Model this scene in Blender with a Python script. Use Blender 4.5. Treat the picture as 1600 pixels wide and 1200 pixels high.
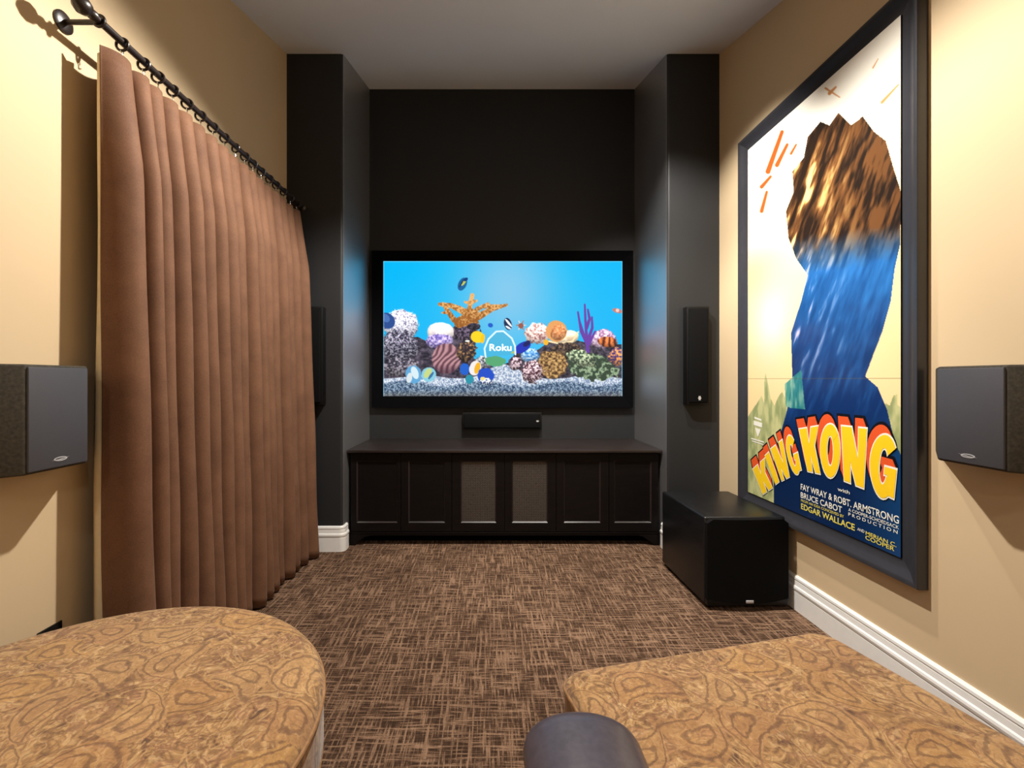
import bpy, bmesh, math, random
import numpy as np
from mathutils import Vector, Matrix

for o in list(bpy.data.objects):
    bpy.data.objects.remove(o)
scene = bpy.context.scene
COL = scene.collection
random.seed(7)

# ---------------------------------------------------------------- camera, world, lights, exposure
F = 711.0            # focal length in pixels of the 1600 px wide frame (16 mm on full frame)
VX, VY = 764.0, 593.0  # vanishing point of the depth axis
H = 1.18             # camera height
cd = bpy.data.cameras.new('camera')
cd.sensor_width = 36.0
cd.lens = F / 1600 * 36
cd.shift_x = (800 - VX) / 1600
cd.shift_y = -(600 - VY) / 1600
cd.clip_start = 0.02
cam = bpy.data.objects.new('camera', cd)
cam.location = (0, 0, H)
cam.rotation_euler = (math.pi / 2, 0, 0)
COL.objects.link(cam)
scene.camera = cam

w = bpy.data.worlds.new('world')
scene.world = w
w.use_nodes = True
w.node_tree.nodes['Background'].inputs[0].default_value = (1.0, 0.93, 0.85, 1)
w.node_tree.nodes['Background'].inputs[1].default_value = 0.0

vs = scene.view_settings
vs.view_transform = 'Standard'
vs.look = 'None'
vs.exposure = 0.05
vs.gamma = 1.0
vs.use_curve_mapping = False

def ceil_z(y):
    return max(2.46, 3.42 + 0.288 * (y - 3.13))

# recessed ceiling downlights and added fill lamps: x, y, watts, half angle, blend, tilt target (x, y, z), colour
WARM = (1.0, 0.945, 0.865)
LAMPS = [
    (0.12, 2.00, 345, 73, 0.35, (0.06, 1.45, 0.0), WARM),
    (0.85, 2.26, 190, 46, 0.7, (1.38, 3.05, 0.9), WARM),
    (-0.60, -0.95, 24, 75, 0.6, (-0.6, -0.6, 0.0), WARM),  # this and the next: fill lamps added behind the camera to lift the room
    (0.80, -0.95, 30, 75, 0.6, (0.8, -0.6, 0.0), WARM),
]
for (lx, ly, pw, ha, bl, tgt, colr) in LAMPS:
    ld = bpy.data.lights.new('downlight_or_fill_beam', 'SPOT')
    ld.energy = pw
    ld.color = colr
    ld.spot_size = math.radians(2 * ha)
    ld.spot_blend = bl
    ld.shadow_soft_size = 0.03
    lo = bpy.data.objects.new('downlight_or_fill_beam', ld)
    lo.location = (lx, ly, ceil_z(ly) - 0.035)
    lo.rotation_euler = (Vector(tgt) - lo.location).to_track_quat('-Z', 'Y').to_euler()
    COL.objects.link(lo)

# ---------------------------------------------------------------- helpers
def s2l(c):
    return tuple(((v / 255) / 12.92 if v / 255 <= 0.04045 else ((v / 255 + 0.055) / 1.055) ** 2.4) for v in c)

def P(px, py, D):
    """pixel of the 1600x1200 frame at depth D -> world point"""
    return ((px - VX) * D / F, D, H - (py - VY) * D / F)

class NT:
    """small node-tree builder"""
    def __init__(self, name, rough=0.6, spec=0.5, metallic=0.0):
        self.m = bpy.data.materials.new(name)
        self.m.use_nodes = True
        self.t = self.m.node_tree
        self.b = self.t.nodes['Principled BSDF']
        self.b.inputs['Roughness'].default_value = rough
        self.b.inputs['Specular IOR Level'].default_value = spec
        self.b.inputs['Metallic'].default_value = metallic
    def n(self, typ, **kw):
        nd = self.t.nodes.new(typ)
        for k, v in kw.items():
            if k.startswith('i_'):
                nd.inputs[k[2:].replace('_', ' ')].default_value = v
            else:
                setattr(nd, k, v)
        return nd
    def l(self, a, b):
        self.t.links.new(a, b)
    def coords(self, scale=(1, 1, 1), rot=(0, 0, 0), kind='Object'):
        tc = self.n('ShaderNodeTexCoord')
        mp = self.n('ShaderNodeMapping')
        mp.inputs['Scale'].default_value = scale
        mp.inputs['Rotation'].default_value = rot
        self.l(tc.outputs[kind], mp.inputs['Vector'])
        return mp.outputs['Vector']
    def noise(self, vec, scale, detail=3, rough=0.5, dist=0.0):
        nd = self.n('ShaderNodeTexNoise')
        nd.inputs['Scale'].default_value = scale
        nd.inputs['Detail'].default_value = detail
        nd.inputs['Roughness'].default_value = rough
        nd.inputs['Distortion'].default_value = dist
        self.l(vec, nd.inputs['Vector'])
        return nd
    def ramp(self, fac, stops, interp='LINEAR'):
        r = self.n('ShaderNodeValToRGB')
        r.color_ramp.interpolation = interp
        e = r.color_ramp.elements
        while len(e) < len(stops):
            e.new(0.5)
        for el, (p, c) in zip(e, stops):
            el.position = p
            el.color = (*c, 1) if len(c) == 3 else c
        self.l(fac, r.inputs['Fac'])
        return r.outputs['Color']
    def mix(self, fac, a, b, mode='MIX'):
        m = self.n('ShaderNodeMix')
        m.data_type = 'RGBA'
        m.blend_type = mode
        if isinstance(fac, (int, float)):
            m.inputs[0].default_value = fac
        else:
            self.l(fac, m.inputs[0])
        for k, v in ((6, a), (7, b)):
            if isinstance(v, tuple):
                m.inputs[k].default_value = (*v[:3], 1)
            else:
                self.l(v, m.inputs[k])
        return m.outputs[2]
    def math(self, op, a, b=None, clamp=False):
        m = self.n('ShaderNodeMath')
        m.operation = op
        m.use_clamp = clamp
        for k, v in ((0, a), (1, b)):
            if v is None:
                continue
            if isinstance(v, (int, float)):
                m.inputs[k].default_value = v
            else:
                self.l(v, m.inputs[k])
        return m.outputs[0]
    def bump(self, h, strength=0.2, dist=0.005):
        b = self.n('ShaderNodeBump')
        b.inputs['Strength'].default_value = strength
        b.inputs['Distance'].default_value = dist
        self.l(h, b.inputs['Height'])
        self.l(b.outputs['Normal'], self.b.inputs['Normal'])
    def base(self, c):
        if isinstance(c, tuple):
            self.b.inputs['Base Color'].default_value = (*c[:3], 1)
        else:
            self.l(c, self.b.inputs['Base Color'])

def simple(name, rgb, rough=0.5, spec=0.5, metallic=0.0, var=0.12, nscale=30, bump=0.0, bdist=0.002, coat=0.0, sheen=0.0):
    N = NT(name, rough, spec, metallic)
    c = s2l(rgb)
    v = N.coords()
    nz = N.noise(v, nscale, 4)
    N.base(N.ramp(nz.outputs['Fac'], [(0.3, tuple(x * (1 - var) for x in c)), (0.7, tuple(min(1, x * (1 + var)) for x in c))]))
    if bump:
        N.bump(nz.outputs['Fac'], bump, bdist)
    if coat:
        N.b.inputs['Coat Weight'].default_value = coat
        N.b.inputs['Coat Roughness'].default_value = 0.08
    if sheen:
        N.b.inputs['Sheen Weight'].default_value = sheen
        N.b.inputs['Sheen Roughness'].default_value = 0.4
    return N.m

class MB:
    def __init__(self):
        self.v, self.f, self.mi = [], [], []
    def add(self, vs, fs, mi=0):
        o = len(self.v)
        self.v += [tuple(p) for p in vs]
        self.f += [tuple(i + o for i in f) for f in fs]
        self.mi += [mi] * len(fs)
    def box(self, x0, x1, y0, y1, z0, z1, mi=0):
        x0, x1 = min(x0, x1), max(x0, x1)
        y0, y1 = min(y0, y1), max(y0, y1)
        z0, z1 = min(z0, z1), max(z0, z1)
        self.add([(x0, y0, z0), (x1, y0, z0), (x1, y1, z0), (x0, y1, z0), (x0, y0, z1), (x1, y0, z1), (x1, y1, z1), (x0, y1, z1)],
                 [(3, 2, 1, 0), (4, 5, 6, 7), (0, 1, 5, 4), (1, 2, 6, 5), (2, 3, 7, 6), (3, 0, 4, 7)], mi)
    def prism(self, poly, z0, zt, mi=0):
        """footprint polygon (x, y) extruded from z0 to zt (number or function of y)"""
        n = len(poly)
        f = zt if callable(zt) else (lambda y: zt)
        vs = [(x, y, z0) for x, y in poly] + [(x, y, f(y)) for x, y in poly]
        fs = [tuple(range(n))[::-1], tuple(range(n, 2 * n))] + [(i, (i + 1) % n, n + (i + 1) % n, n + i) for i in range(n)]
        self.add(vs, fs, mi)
    def sweep(self, prof, frames, closed_prof=True, caps=True, mi=0):
        """profile (a, b) swept along frames [(origin, A, B)]"""
        n = len(prof)
        vs = []
        for (o, A, B) in frames:
            o, A, B = Vector(o), Vector(A), Vector(B)
            vs += [tuple(o + A * a + B * b) for a, b in prof]
        fs = []
        m = n if closed_prof else n - 1
        for k in range(len(frames) - 1):
            for i in range(m):
                j = (i + 1) % n
                fs.append((k * n + i, k * n + j, (k + 1) * n + j, (k + 1) * n + i))
        if caps and closed_prof:
            fs.append(tuple(range(n))[::-1])
            fs.append(tuple(range((len(frames) - 1) * n, len(frames) * n)))
        self.add(vs, fs, mi)
    def tube(self, a, b, r, seg=12, mi=0):
        a, b = Vector(a), Vector(b)
        d = (b - a).normalized()
        A = d.orthogonal().normalized()
        B = d.cross(A)
        prof = [(r * math.cos(t), r * math.sin(t)) for t in [2 * math.pi * i / seg for i in range(seg)]]
        self.sweep(prof, [(a, A, B), (b, A, B)], mi=mi)
    def lathe(self, prof, c=(0, 0, 0), axis='Z', seg=32, mi=0):
        """profile (radius, height)"""
        n = len(prof)
        vs, fs = [], []
        for k in range(seg):
            t = 2 * math.pi * k / seg
            for r, h in prof:
                x, y, z = r * math.cos(t), r * math.sin(t), h
                if axis == 'Y':
                    x, y, z = x, h, y
                elif axis == 'X':
                    x, y, z = h, x, y
                vs.append((c[0] + x, c[1] + y, c[2] + z))
        for k in range(seg):
            k2 = (k + 1) % seg
            for i in range(n - 1):
                fs.append((k * n + i, k2 * n + i, k2 * n + i + 1, k * n + i + 1))
        self.add(vs, fs, mi)
    def torus(self, c, R, r, axis='Y', seg=24, s2=8, mi=0):
        self.lathe([(R + r * math.cos(2 * math.pi * i / s2), r * math.sin(2 * math.pi * i / s2)) for i in range(s2 + 1)], c, axis, seg, mi)
    def build(self, name, mats, parent=None, smooth=False, bevel=0, bseg=2, loc=None, rotz=0, angle=35):
        me = bpy.data.meshes.new(name)
        me.from_pydata(self.v, [], self.f)
        bm = bmesh.new()
        bm.from_mesh(me)
        bmesh.ops.remove_doubles(bm, verts=bm.verts, dist=1e-6)
        if bevel:
            ed = [e for e in bm.edges if len(e.link_faces) == 2 and e.calc_face_angle(0) > math.radians(30)]
            bmesh.ops.bevel(bm, geom=ed, offset=bevel, segments=bseg, profile=0.5, affect='EDGES')
        bmesh.ops.recalc_face_normals(bm, faces=bm.faces)
        bm.to_mesh(me)
        bm.free()
        if not isinstance(mats, (list, tuple)):
            mats = [mats]
        for m in mats:
            me.materials.append(m)
        if len(mats) > 1 and not bevel and len(me.polygons) == len(self.mi):
            me.polygons.foreach_set('material_index', self.mi)
        if smooth or bevel:
            me.polygons.foreach_set('use_smooth', [True] * len(me.polygons))
            me.set_sharp_from_angle(angle=math.radians(angle))
        return link(name, me, parent, loc, rotz)

def link(name, me, parent=None, loc=None, rotz=0):
    o = bpy.data.objects.new(name, me)
    COL.objects.link(o)
    if parent is not None:
        o.parent = parent
    if loc is not None:
        o.location = loc
    if rotz:
        o.rotation_euler = (0, 0, rotz)
    return o

def tag(o, label=None, cat=None, group=None, kind=None):
    if label: o['label'] = label
    if cat: o['category'] = cat
    if group: o['group'] = group
    if kind: o['kind'] = kind
    return o

def thing(name, loc, label, cat, group=None, rotz=0):
    o = link(name, None, None, loc, rotz)
    o.empty_display_size = 0.1
    return tag(o, label, cat, group)

# ---------------------------------------------------------------- materials
def wall_paint(name, rgb, rough, spec=0.4, var=0.03, ior=1.5):
    N = NT(name, rough, spec)
    c = s2l(rgb)
    v = N.coords()
    big = N.noise(v, 1.3, 3)
    N.base(N.ramp(big.outputs['Fac'], [(0.3, tuple(x * (1 - var) for x in c)), (0.7, tuple(x * (1 + var) for x in c))]))
    fine = N.noise(v, 260, 3)
    N.bump(fine.outputs['Fac'], 0.05, 0.001)
    N.b.inputs['IOR'].default_value = ior
    return N.m

M = {}
M['tan'] = wall_paint('tan_wall_paint', (207, 184, 149), 0.7, 0.25)
M['dark'] = wall_paint('charcoal_wall_paint', (37, 38, 40), 0.5, 0.35)
M['dark_gloss'] = wall_paint('glossy_charcoal_paint', (34, 35, 38), 0.47, 1.0, ior=3.2)
M['ceil'] = wall_paint('ceiling_paint', (232, 233, 236), 0.9, 0.1)
M['white'] = simple('white_trim_paint', (236, 236, 234), 0.35, 0.4, var=0.02)
M['black_plastic'] = simple('black_plastic', (11, 11, 12), 0.4, 0.3)
M['black_satin'] = simple('black_satin_frame', (6, 6, 8), 0.8, 0.05)
M['black_cloth'] = simple('black_grille_cloth', (15, 15, 16), 0.9, 0.1, nscale=900, var=0.5, bump=0.3, bdist=0.0006)
M['silver'] = simple('silver_badge_metal', (205, 205, 208), 0.35, 0.5, metallic=0.35)
M['chrome'] = simple('bright_hook_metal', (220, 215, 205), 0.2, 0.5, metallic=1.0)
M['bronze'] = simple('dark_bronze_rod', (34, 24, 20), 0.35, 0.5, var=0.2)
M['grey_grille'] = simple('grey_speaker_grille', (68, 68, 74), 0.6, 0.4, nscale=1200, var=0.25, bump=0.15, bdist=0.0004)
M['olive_cloth'] = simple('olive_black_speaker_side', (58, 53, 44), 0.7, 0.3, nscale=120, var=0.35, bump=0.2, bdist=0.001)
M['mesh_wire'] = simple('brass_grey_wire', (118, 110, 104), 0.45, 0.5, metallic=0.5, nscale=80)
M['lens'] = NT('downlight_lens').m
_b = M['lens'].node_tree.nodes['Principled BSDF']
_b.inputs['Emission Color'].default_value = (1, 0.88, 0.7, 1)
_b.inputs['Emission Strength'].default_value = 4.0

def espresso():
    N = NT('espresso_stained_wood', 0.42, 0.2)
    v = N.coords((1.2, 1.2, 14))
    nz = N.noise(v, 6, 5, 0.6, 0.6)
    N.base(N.ramp(nz.outputs['Fac'], [(0.3, s2l((10, 8, 8))), (0.7, s2l((20, 15, 15)))]))
    N.bump(nz.outputs['Fac'], 0.06, 0.002)
    return N.m
M['espresso'] = espresso()
def espresso_top():
    N = NT('espresso_counter_wood', 0.3, 0.5)
    v = N.coords((1.0, 16, 16))
    nz = N.noise(v, 5, 5, 0.6, 0.6)
    N.base(N.ramp(nz.outputs['Fac'], [(0.3, s2l((30, 24, 23))), (0.7, s2l((50, 41, 38)))]))
    N.bump(nz.outputs['Fac'], 0.06, 0.002)
    return N.m
M['espresso_top'] = espresso_top()
def ash():
    N = NT('black_ash_veneer', 0.38, 0.5)
    v = N.coords((14, 1.2, 14))
    nz = N.noise(v, 5, 6, 0.65, 1.2)
    N.base(N.ramp(nz.outputs['Fac'], [(0.35, s2l((7, 7, 8))), (0.65, s2l((22, 22, 24)))]))
    N.bump(nz.outputs['Fac'], 0.12, 0.002)
    return N.m
M['ash'] = ash()

def velvet():
    N = NT('brown_velvet', 0.75, 0.25)
    v = N.coords()
    nz = N.noise(v, 7, 5, 0.6)
    fine = N.noise(v, 240, 2)
    c1 = N.ramp(nz.outputs['Fac'], [(0.3, s2l((96, 66, 47))), (0.7, s2l((122, 87, 64)))])
    N.base(N.mix(0.25, c1, N.ramp(fine.outputs['Fac'], [(0.3, s2l((82, 56, 43))), (0.7, s2l((132, 94, 72)))])))
    N.b.inputs['Sheen Weight'].default_value = 0.15
    N.b.inputs['Sheen Roughness'].default_value = 0.35
    N.b.inputs['Sheen Tint'].default_value = (0.9, 0.68, 0.55, 1)
    N.bump(fine.outputs['Fac'], 0.08, 0.001)
    return N.m
M['velvet'] = velvet()
M['lining'] = simple('cream_curtain_lining', (226, 208, 172), 0.8, 0.2, var=0.04)

def carpet():
    N = NT('brown_crosshatch_carpet', 0.95, 0.1)
    def lines(sx, sy, scale, a, b):
        nd = N.noise(N.coords((sx, sy, 1)), scale, 3, 0.6)
        return N.ramp(nd.outputs['Fac'], [(a, (0, 0, 0)), (b, (1, 1, 1))])
    la = lines(96, 6.5, 1.0, 0.47, 0.60)
    lb = lines(6.5, 96, 1.0, 0.47, 0.60)
    lc = lines(190, 14, 1.0, 0.50, 0.66)
    ld = lines(14, 190, 1.0, 0.50, 0.66)
    m1 = N.mix(1.0, la, lb, 'LIGHTEN')
    m2 = N.mix(1.0, lc, ld, 'LIGHTEN')
    mm = N.mix(0.38, m1, m2, 'MIX')
    patch = N.noise(N.coords(), 2.6, 3).outputs['Fac']
    pile = N.noise(N.coords(), 420, 2).outputs['Fac']
    f = N.math('MULTIPLY', mm, N.math('ADD', N.math('MULTIPLY', patch, 0.9), 0.5))
    colr = N.ramp(f, [(0.05, s2l((58, 42, 32))), (0.4, s2l((96, 73, 57))), (0.85, s2l((150, 120, 97)))])
    colr = N.mix(0.5, colr, N.ramp(pile, [(0.3, (0.5, 0.5, 0.5)), (0.7, (1.4, 1.4, 1.4))]), 'MULTIPLY')
    N.base(colr)
    h = N.math('ADD', pile, f)
    N.bump(h, 0.5, 0.004)
    return N.m
M['carpet'] = carpet()

def paisley():
    N = NT('paisley_chenille', 0.85, 0.15)
    v = N.coords()
    def vm(op, a, b=None):
        nd = N.n('ShaderNodeVectorMath', operation=op)
        N.l(a, nd.inputs[0])
        if isinstance(b, tuple):
            nd.inputs[1].default_value = b
        elif isinstance(b, float):
            nd.inputs['Scale'].default_value = b
        elif b is not None:
            N.l(b, nd.inputs[1])
        return nd.outputs[0]
    def motif(scale, seed, freq, rnd):
        """comma-shaped drops, one in each cell, turned at random; returns distance and cell colour"""
        warp = N.noise(v, scale * 0.9, 2, 0.5)
        vv = vm('ADD', vm('ADD', v, (seed, seed * 1.7, 0.0)), vm('SCALE', vm('SUBTRACT', warp.outputs['Color'], (0.5, 0.5, 0.5)), 0.35 / scale))
        vo = N.n('ShaderNodeTexVoronoi')
        vo.voronoi_dimensions = '2D'
        vo.inputs['Scale'].default_value = scale
        vo.inputs['Randomness'].default_value = rnd
        N.l(vv, vo.inputs['Vector'])
        loc = vm('SCALE', vm('SUBTRACT', vv, vo.outputs['Position']), scale)
        sep = N.n('ShaderNodeSeparateColor')
        N.l(vo.outputs['Color'], sep.inputs[0])
        rot = N.n('ShaderNodeVectorRotate', rotation_type='Z_AXIS')
        N.l(loc, rot.inputs['Vector'])
        N.l(N.math('MULTIPLY', sep.outputs[0], 6.283), rot.inputs['Angle'])
        sx = N.n('ShaderNodeSeparateXYZ')
        N.l(rot.outputs[0], sx.inputs[0])
        x, y = sx.outputs[0], sx.outputs[1]
        y2 = N.math('SUBTRACT', y, N.math('MULTIPLY', N.math('MULTIPLY', x, x), 1.1))
        wd = N.math('MAXIMUM', N.math('SUBTRACT', 0.30, N.math('MULTIPLY', x, 0.42)), 0.06)
        ex = N.math('DIVIDE', N.math('ADD', x, 0.02), 0.58)
        ey = N.math('DIVIDE', y2, wd)
        d = N.math('SQRT', N.math('ADD', N.math('MULTIPLY', ex, ex), N.math('MULTIPLY', ey, ey)))
        wob = N.noise(v, scale * 9, 2, 0.6)
        d = N.math('ADD', d, N.math('MULTIPLY', N.math('SUBTRACT', wob.outputs['Fac'], 0.5), 0.32))
        ln = N.math('ADD', N.math('MULTIPLY', N.math('SINE', N.math('MULTIPLY', d, freq)), 0.5), 0.5)
        return d, ln, sep.outputs[1]
    d1, r1, c1 = motif(6.6, 0.37, 12.5, 0.75)
    d2, r2, c2 = motif(23.0, 1.91, 10.0, 0.9)
    swirl = N.noise(v, 20, 5, 0.68, 2.4)
    grain = N.noise(v, 160, 3, 0.7, 0.8)
    big = N.noise(v, 4, 3, 0.6)
    ins1 = N.math('LESS_THAN', d1, 1.12)
    ins2 = N.math('LESS_THAN', d2, 1.15)
    line = [(0.0, (1, 1, 1)), (0.26, (0.6, 0.6, 0.6)), (0.50, (0, 0, 0))]
    l1 = N.math('MULTIPLY', N.ramp(r1, [(0.0, (1, 1, 1)), (0.12, (0.7, 0.7, 0.7)), (0.24, (0, 0, 0))]), ins1)
    curl = N.noise(v, 9, 2, 0.5, 2.2)
    iso = N.math('ADD', N.math('MULTIPLY', N.math('SINE', N.math('MULTIPLY', curl.outputs['Fac'], 34.0)), 0.5), 0.5)
    l3 = N.math('MULTIPLY', N.ramp(iso, [(0.0, (1, 1, 1)), (0.34, (0, 0, 0))]), N.math('SUBTRACT', 1.0, N.math('MULTIPLY', ins1, 0.75)))
    hi3 = N.math('MULTIPLY', N.ramp(iso, [(0.80, (0, 0, 0)), (1.0, (1, 1, 1))]), N.math('SUBTRACT', 1.0, N.math('MULTIPLY', ins1, 0.6)))
    l2 = N.math('MULTIPLY', N.math('MULTIPLY', N.ramp(r2, line), ins2), N.math('SUBTRACT', 1.0, N.math('MULTIPLY', ins1, 0.2)))
    ink_ = N.math('MAXIMUM', N.math('MAXIMUM', N.math('MULTIPLY', l1, 0.75), N.math('MULTIPLY', l2, 0.45)), N.math('MULTIPLY', l3, 0.55))
    sw = N.ramp(swirl.outputs['Fac'], [(0.34, s2l((96, 70, 54))), (0.45, s2l((146, 111, 74))), (0.58, s2l((168, 132, 88))), (0.70, s2l((200, 170, 128)))])
    tint1 = N.ramp(c1, [(0.2, s2l((190, 152, 104))), (0.5, s2l((168, 124, 82))), (0.8, s2l((184, 142, 84)))])
    tint2 = N.ramp(c2, [(0.2, s2l((170, 126, 92))), (0.5, s2l((190, 150, 96))), (0.8, s2l((146, 106, 76)))])
    colr = N.mix(N.math('MULTIPLY', ins2, 0.45), sw, tint2)
    colr = N.mix(N.math('MULTIPLY', ins1, 0.45), colr, tint1)
    colr = N.mix(N.math('MULTIPLY', hi3, 0.4), colr, s2l((208, 176, 130)))
    colr = N.mix(N.math('MULTIPLY', ink_, 0.8), colr, s2l((78, 53, 46)))
    colr = N.mix(0.35, colr, N.ramp(big.outputs['Fac'], [(0.35, (0.75, 0.70, 0.68)), (0.65, (1.15, 1.12, 1.02))]), 'MULTIPLY')
    colr = N.mix(0.35, colr, N.ramp(grain.outputs['Fac'], [(0.3, (0.55, 0.55, 0.55)), (0.7, (1.3, 1.3, 1.3))]), 'MULTIPLY')
    f = N.math('SUBTRACT', swirl.outputs['Fac'], N.math('MULTIPLY', ink_, 0.3))
    N.base(colr)
    N.b.inputs['Sheen Weight'].default_value = 0.2
    N.bump(f, 0.35, 0.003)
    return N.m
M['paisley'] = paisley()
M['welt'] = simple('ottoman_welt_cord', (150, 114, 80), 0.85, 0.15, nscale=60, var=0.2)
M['dark_wood'] = simple('dark_turned_wood', (38, 26, 20), 0.4, 0.5, var=0.25)
M['leather'] = simple('dark_plum_leather', (72, 66, 74), 0.3, 0.6, nscale=90, var=0.15, bump=0.12, bdist=0.001)

# ---------------------------------------------------------------- the room
XL, XR = -1.391, 1.585          # side walls
NL, NR = -1.004, 1.224          # niche sides
D1, D2 = 3.13, 3.825            # pilaster front, niche back
YB = -2.4                       # rear wall
T = 0.12
m = MB(); m.box(XL - T, XR + T, YB - T, D2 + T, -0.1, 0.0)
tag(m.build('floor', M['carpet']), kind='structure')
m = MB()
yk = 3.13 + (2.46 - 3.42) / 0.288
pr = [(YB - T, 2.46), (yk, 2.46), (D2 + T, ceil_z(D2 + T)), (D2 + T, ceil_z(D2 + T) + 0.12), (yk, 2.58), (YB - T, 2.58)]
m.sweep([(y, z) for y, z in pr], [((XL - T, 0, 0), (0, 1, 0), (0, 0, 1)), ((XR + T, 0, 0), (0, 1, 0), (0, 0, 1))])
tag(m.build('ceiling', M['ceil']), kind='structure')
def side_wall(name, x0, x1, mat):
    m = MB()
    m.prism([(x0, YB - T), (x1, YB - T), (x1, yk), (x1, D2 + T), (x0, D2 + T), (x0, yk)], 0, ceil_z)
    return tag(m.build(name, mat), kind='structure')
side_wall('wall_left', XL - T, XL, M['tan'])
side_wall('wall_right', XR, XR + T, M['tan'])
m = MB(); m.box(XL, XR, YB - T, YB, 0, 2.46)
tag(m.build('wall_rear', M['tan']), kind='structure')
m = MB(); m.prism([(XL, D2), (XR, D2), (XR, D2 + T), (XL, D2 + T)], 0, ceil_z)
tag(m.build('wall_front', M['dark']), kind='structure')
R = 0.022
def arc(cx, cy, r, a0, a1, n=6):
    return [(cx + r * math.cos(math.radians(a0 + (a1 - a0) * i / n)), cy + r * math.sin(math.radians(a0 + (a1 - a0) * i / n))) for i in range(n + 1)]
m = MB(); m.prism([(XL, D2), (XL, D1)] + arc(NL - R, D1 + R, R, -90, 0) + [(NL, D2)], 0, ceil_z)
def gloss_side(o):
    """the inner niche face carries the glossier paint"""
    o.data.materials.append(M['dark_gloss'])
    for pl in o.data.polygons:
        if abs(pl.normal.x) > 0.9 and NL - 0.01 < pl.center.x < NR + 0.01:
            pl.material_index = 1
    return o
tag(gloss_side(m.build('wall_pilaster_left', M['dark'], smooth=True, angle=25)), kind='structure')
m = MB(); m.prism([(XR, D2), (NR, D2)] + arc(NR + R, D1 + R, R, 180, 270) + [(XR, D1)], 0, ceil_z)
tag(gloss_side(m.build('wall_pilaster_right', M['dark'], smooth=True, angle=25)), kind='structure')

# baseboards: profile (out from the wall, height)
BP = [(0, 0), (0.017, 0), (0.017, 0.094), (0.0135, 0.098), (0.019, 0.102), (0.021, 0.112), (0.019, 0.121), (0.014, 0.126),
      (0.0125, 0.148), (0.010, 0.152), (0.014, 0.156), (0.013, 0.166), (0.006, 0.174), (0, 0.174)]
def baseboard(name, path, out):
    """path of wall points with an outward direction at each"""
    m = MB()
    m.sweep(BP, [((x, y, 0), (ox, oy, 0), (0, 0, 1)) for (x, y), (ox, oy) in zip(path, out)])
    return tag(m.build(name, M['white'], smooth=True, angle=20), kind='structure')
baseboard('baseboard_right', [(XR, YB), (XR, D1)], [(-1, 0), (-1, 0)])
baseboard('baseboard_left', [(XL, YB), (XL, D1)], [(1, 0), (1, 0)])
def around(side):
    if side < 0:
        pts = [(XL + 0.02, D1)] + arc(NL - R, D1 + R, R, -90, 0) + [(NL, D1 + 0.075)]
        out = [(0, -1)] + [(math.cos(math.radians(-90 + 15 * i)), math.sin(math.radians(-90 + 15 * i))) for i in range(7)] + [(1, 0)]
    else:
        pts = [(XR - 0.02, D1)] + arc(NR + R, D1 + R, R, 270, 180) + [(NR, D1 + 0.075)]
        out = [(0, -1)] + [(math.cos(math.radians(270 - 15 * i)), math.sin(math.radians(270 - 15 * i))) for i in range(7)] + [(-1, 0)]
    return pts, out
baseboard('baseboard_pilaster_left', *around(-1))
baseboard('baseboard_pilaster_right', *around(1))

# fixtures of the ceiling downlights and of the added fill lamps
for k, (lx, ly, *_r) in enumerate(LAMPS):
    lab = ['recessed ceiling downlight over the middle of the carpet', 'recessed ceiling downlight near the subwoofer corner',
           'added fill lamp, built as a downlight, behind the round ottoman', 'added fill lamp, built as a downlight, behind the square ottoman'][k]
    cz = ceil_z(ly)
    t = thing('downlight_or_fill', (lx, ly, cz), lab, 'light', 'recessed ceiling downlights')
    if ly > yk:
        t.rotation_euler = (math.atan(0.288), 0, 0)
    m = MB(); m.lathe([(0.052, -0.003), (0.056, -0.012), (0.075, -0.010), (0.080, -0.001), (0.080, 0.0)], seg=32)
    m.build('trim_ring', M['white'], t, smooth=True)
    m = MB(); m.lathe([(0.0, -0.004), (0.052, -0.004)], seg=32)
    m.build('lens', M['lens'], t)

# ---------------------------------------------------------------- colour-grid pictures (flat print and the screen image)
def vnoise(x, y, scale, seed=0, octv=3):
    """value noise"""
    out = np.zeros_like(x); amp = 1.0; tot = 0.0
    rng = np.random.RandomState(seed)
    for o in range(octv):
        tab = rng.rand(64, 64)
        xs, ys = x / scale * (2 ** o), y / scale * (2 ** o)
        xi, yi = np.floor(xs).astype(int), np.floor(ys).astype(int)
        fx, fy = xs - xi, ys - yi
        fx = fx * fx * (3 - 2 * fx); fy = fy * fy * (3 - 2 * fy)
        a = tab[xi % 64, yi % 64]; b = tab[(xi + 1) % 64, yi % 64]
        c = tab[xi % 64, (yi + 1) % 64]; d = tab[(xi + 1) % 64, (yi + 1) % 64]
        out += amp * ((a * (1 - fx) + b * fx) * (1 - fy) + (c * (1 - fx) + d * fx) * fy)
        tot += amp; amp *= 0.55
    return out / tot

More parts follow.
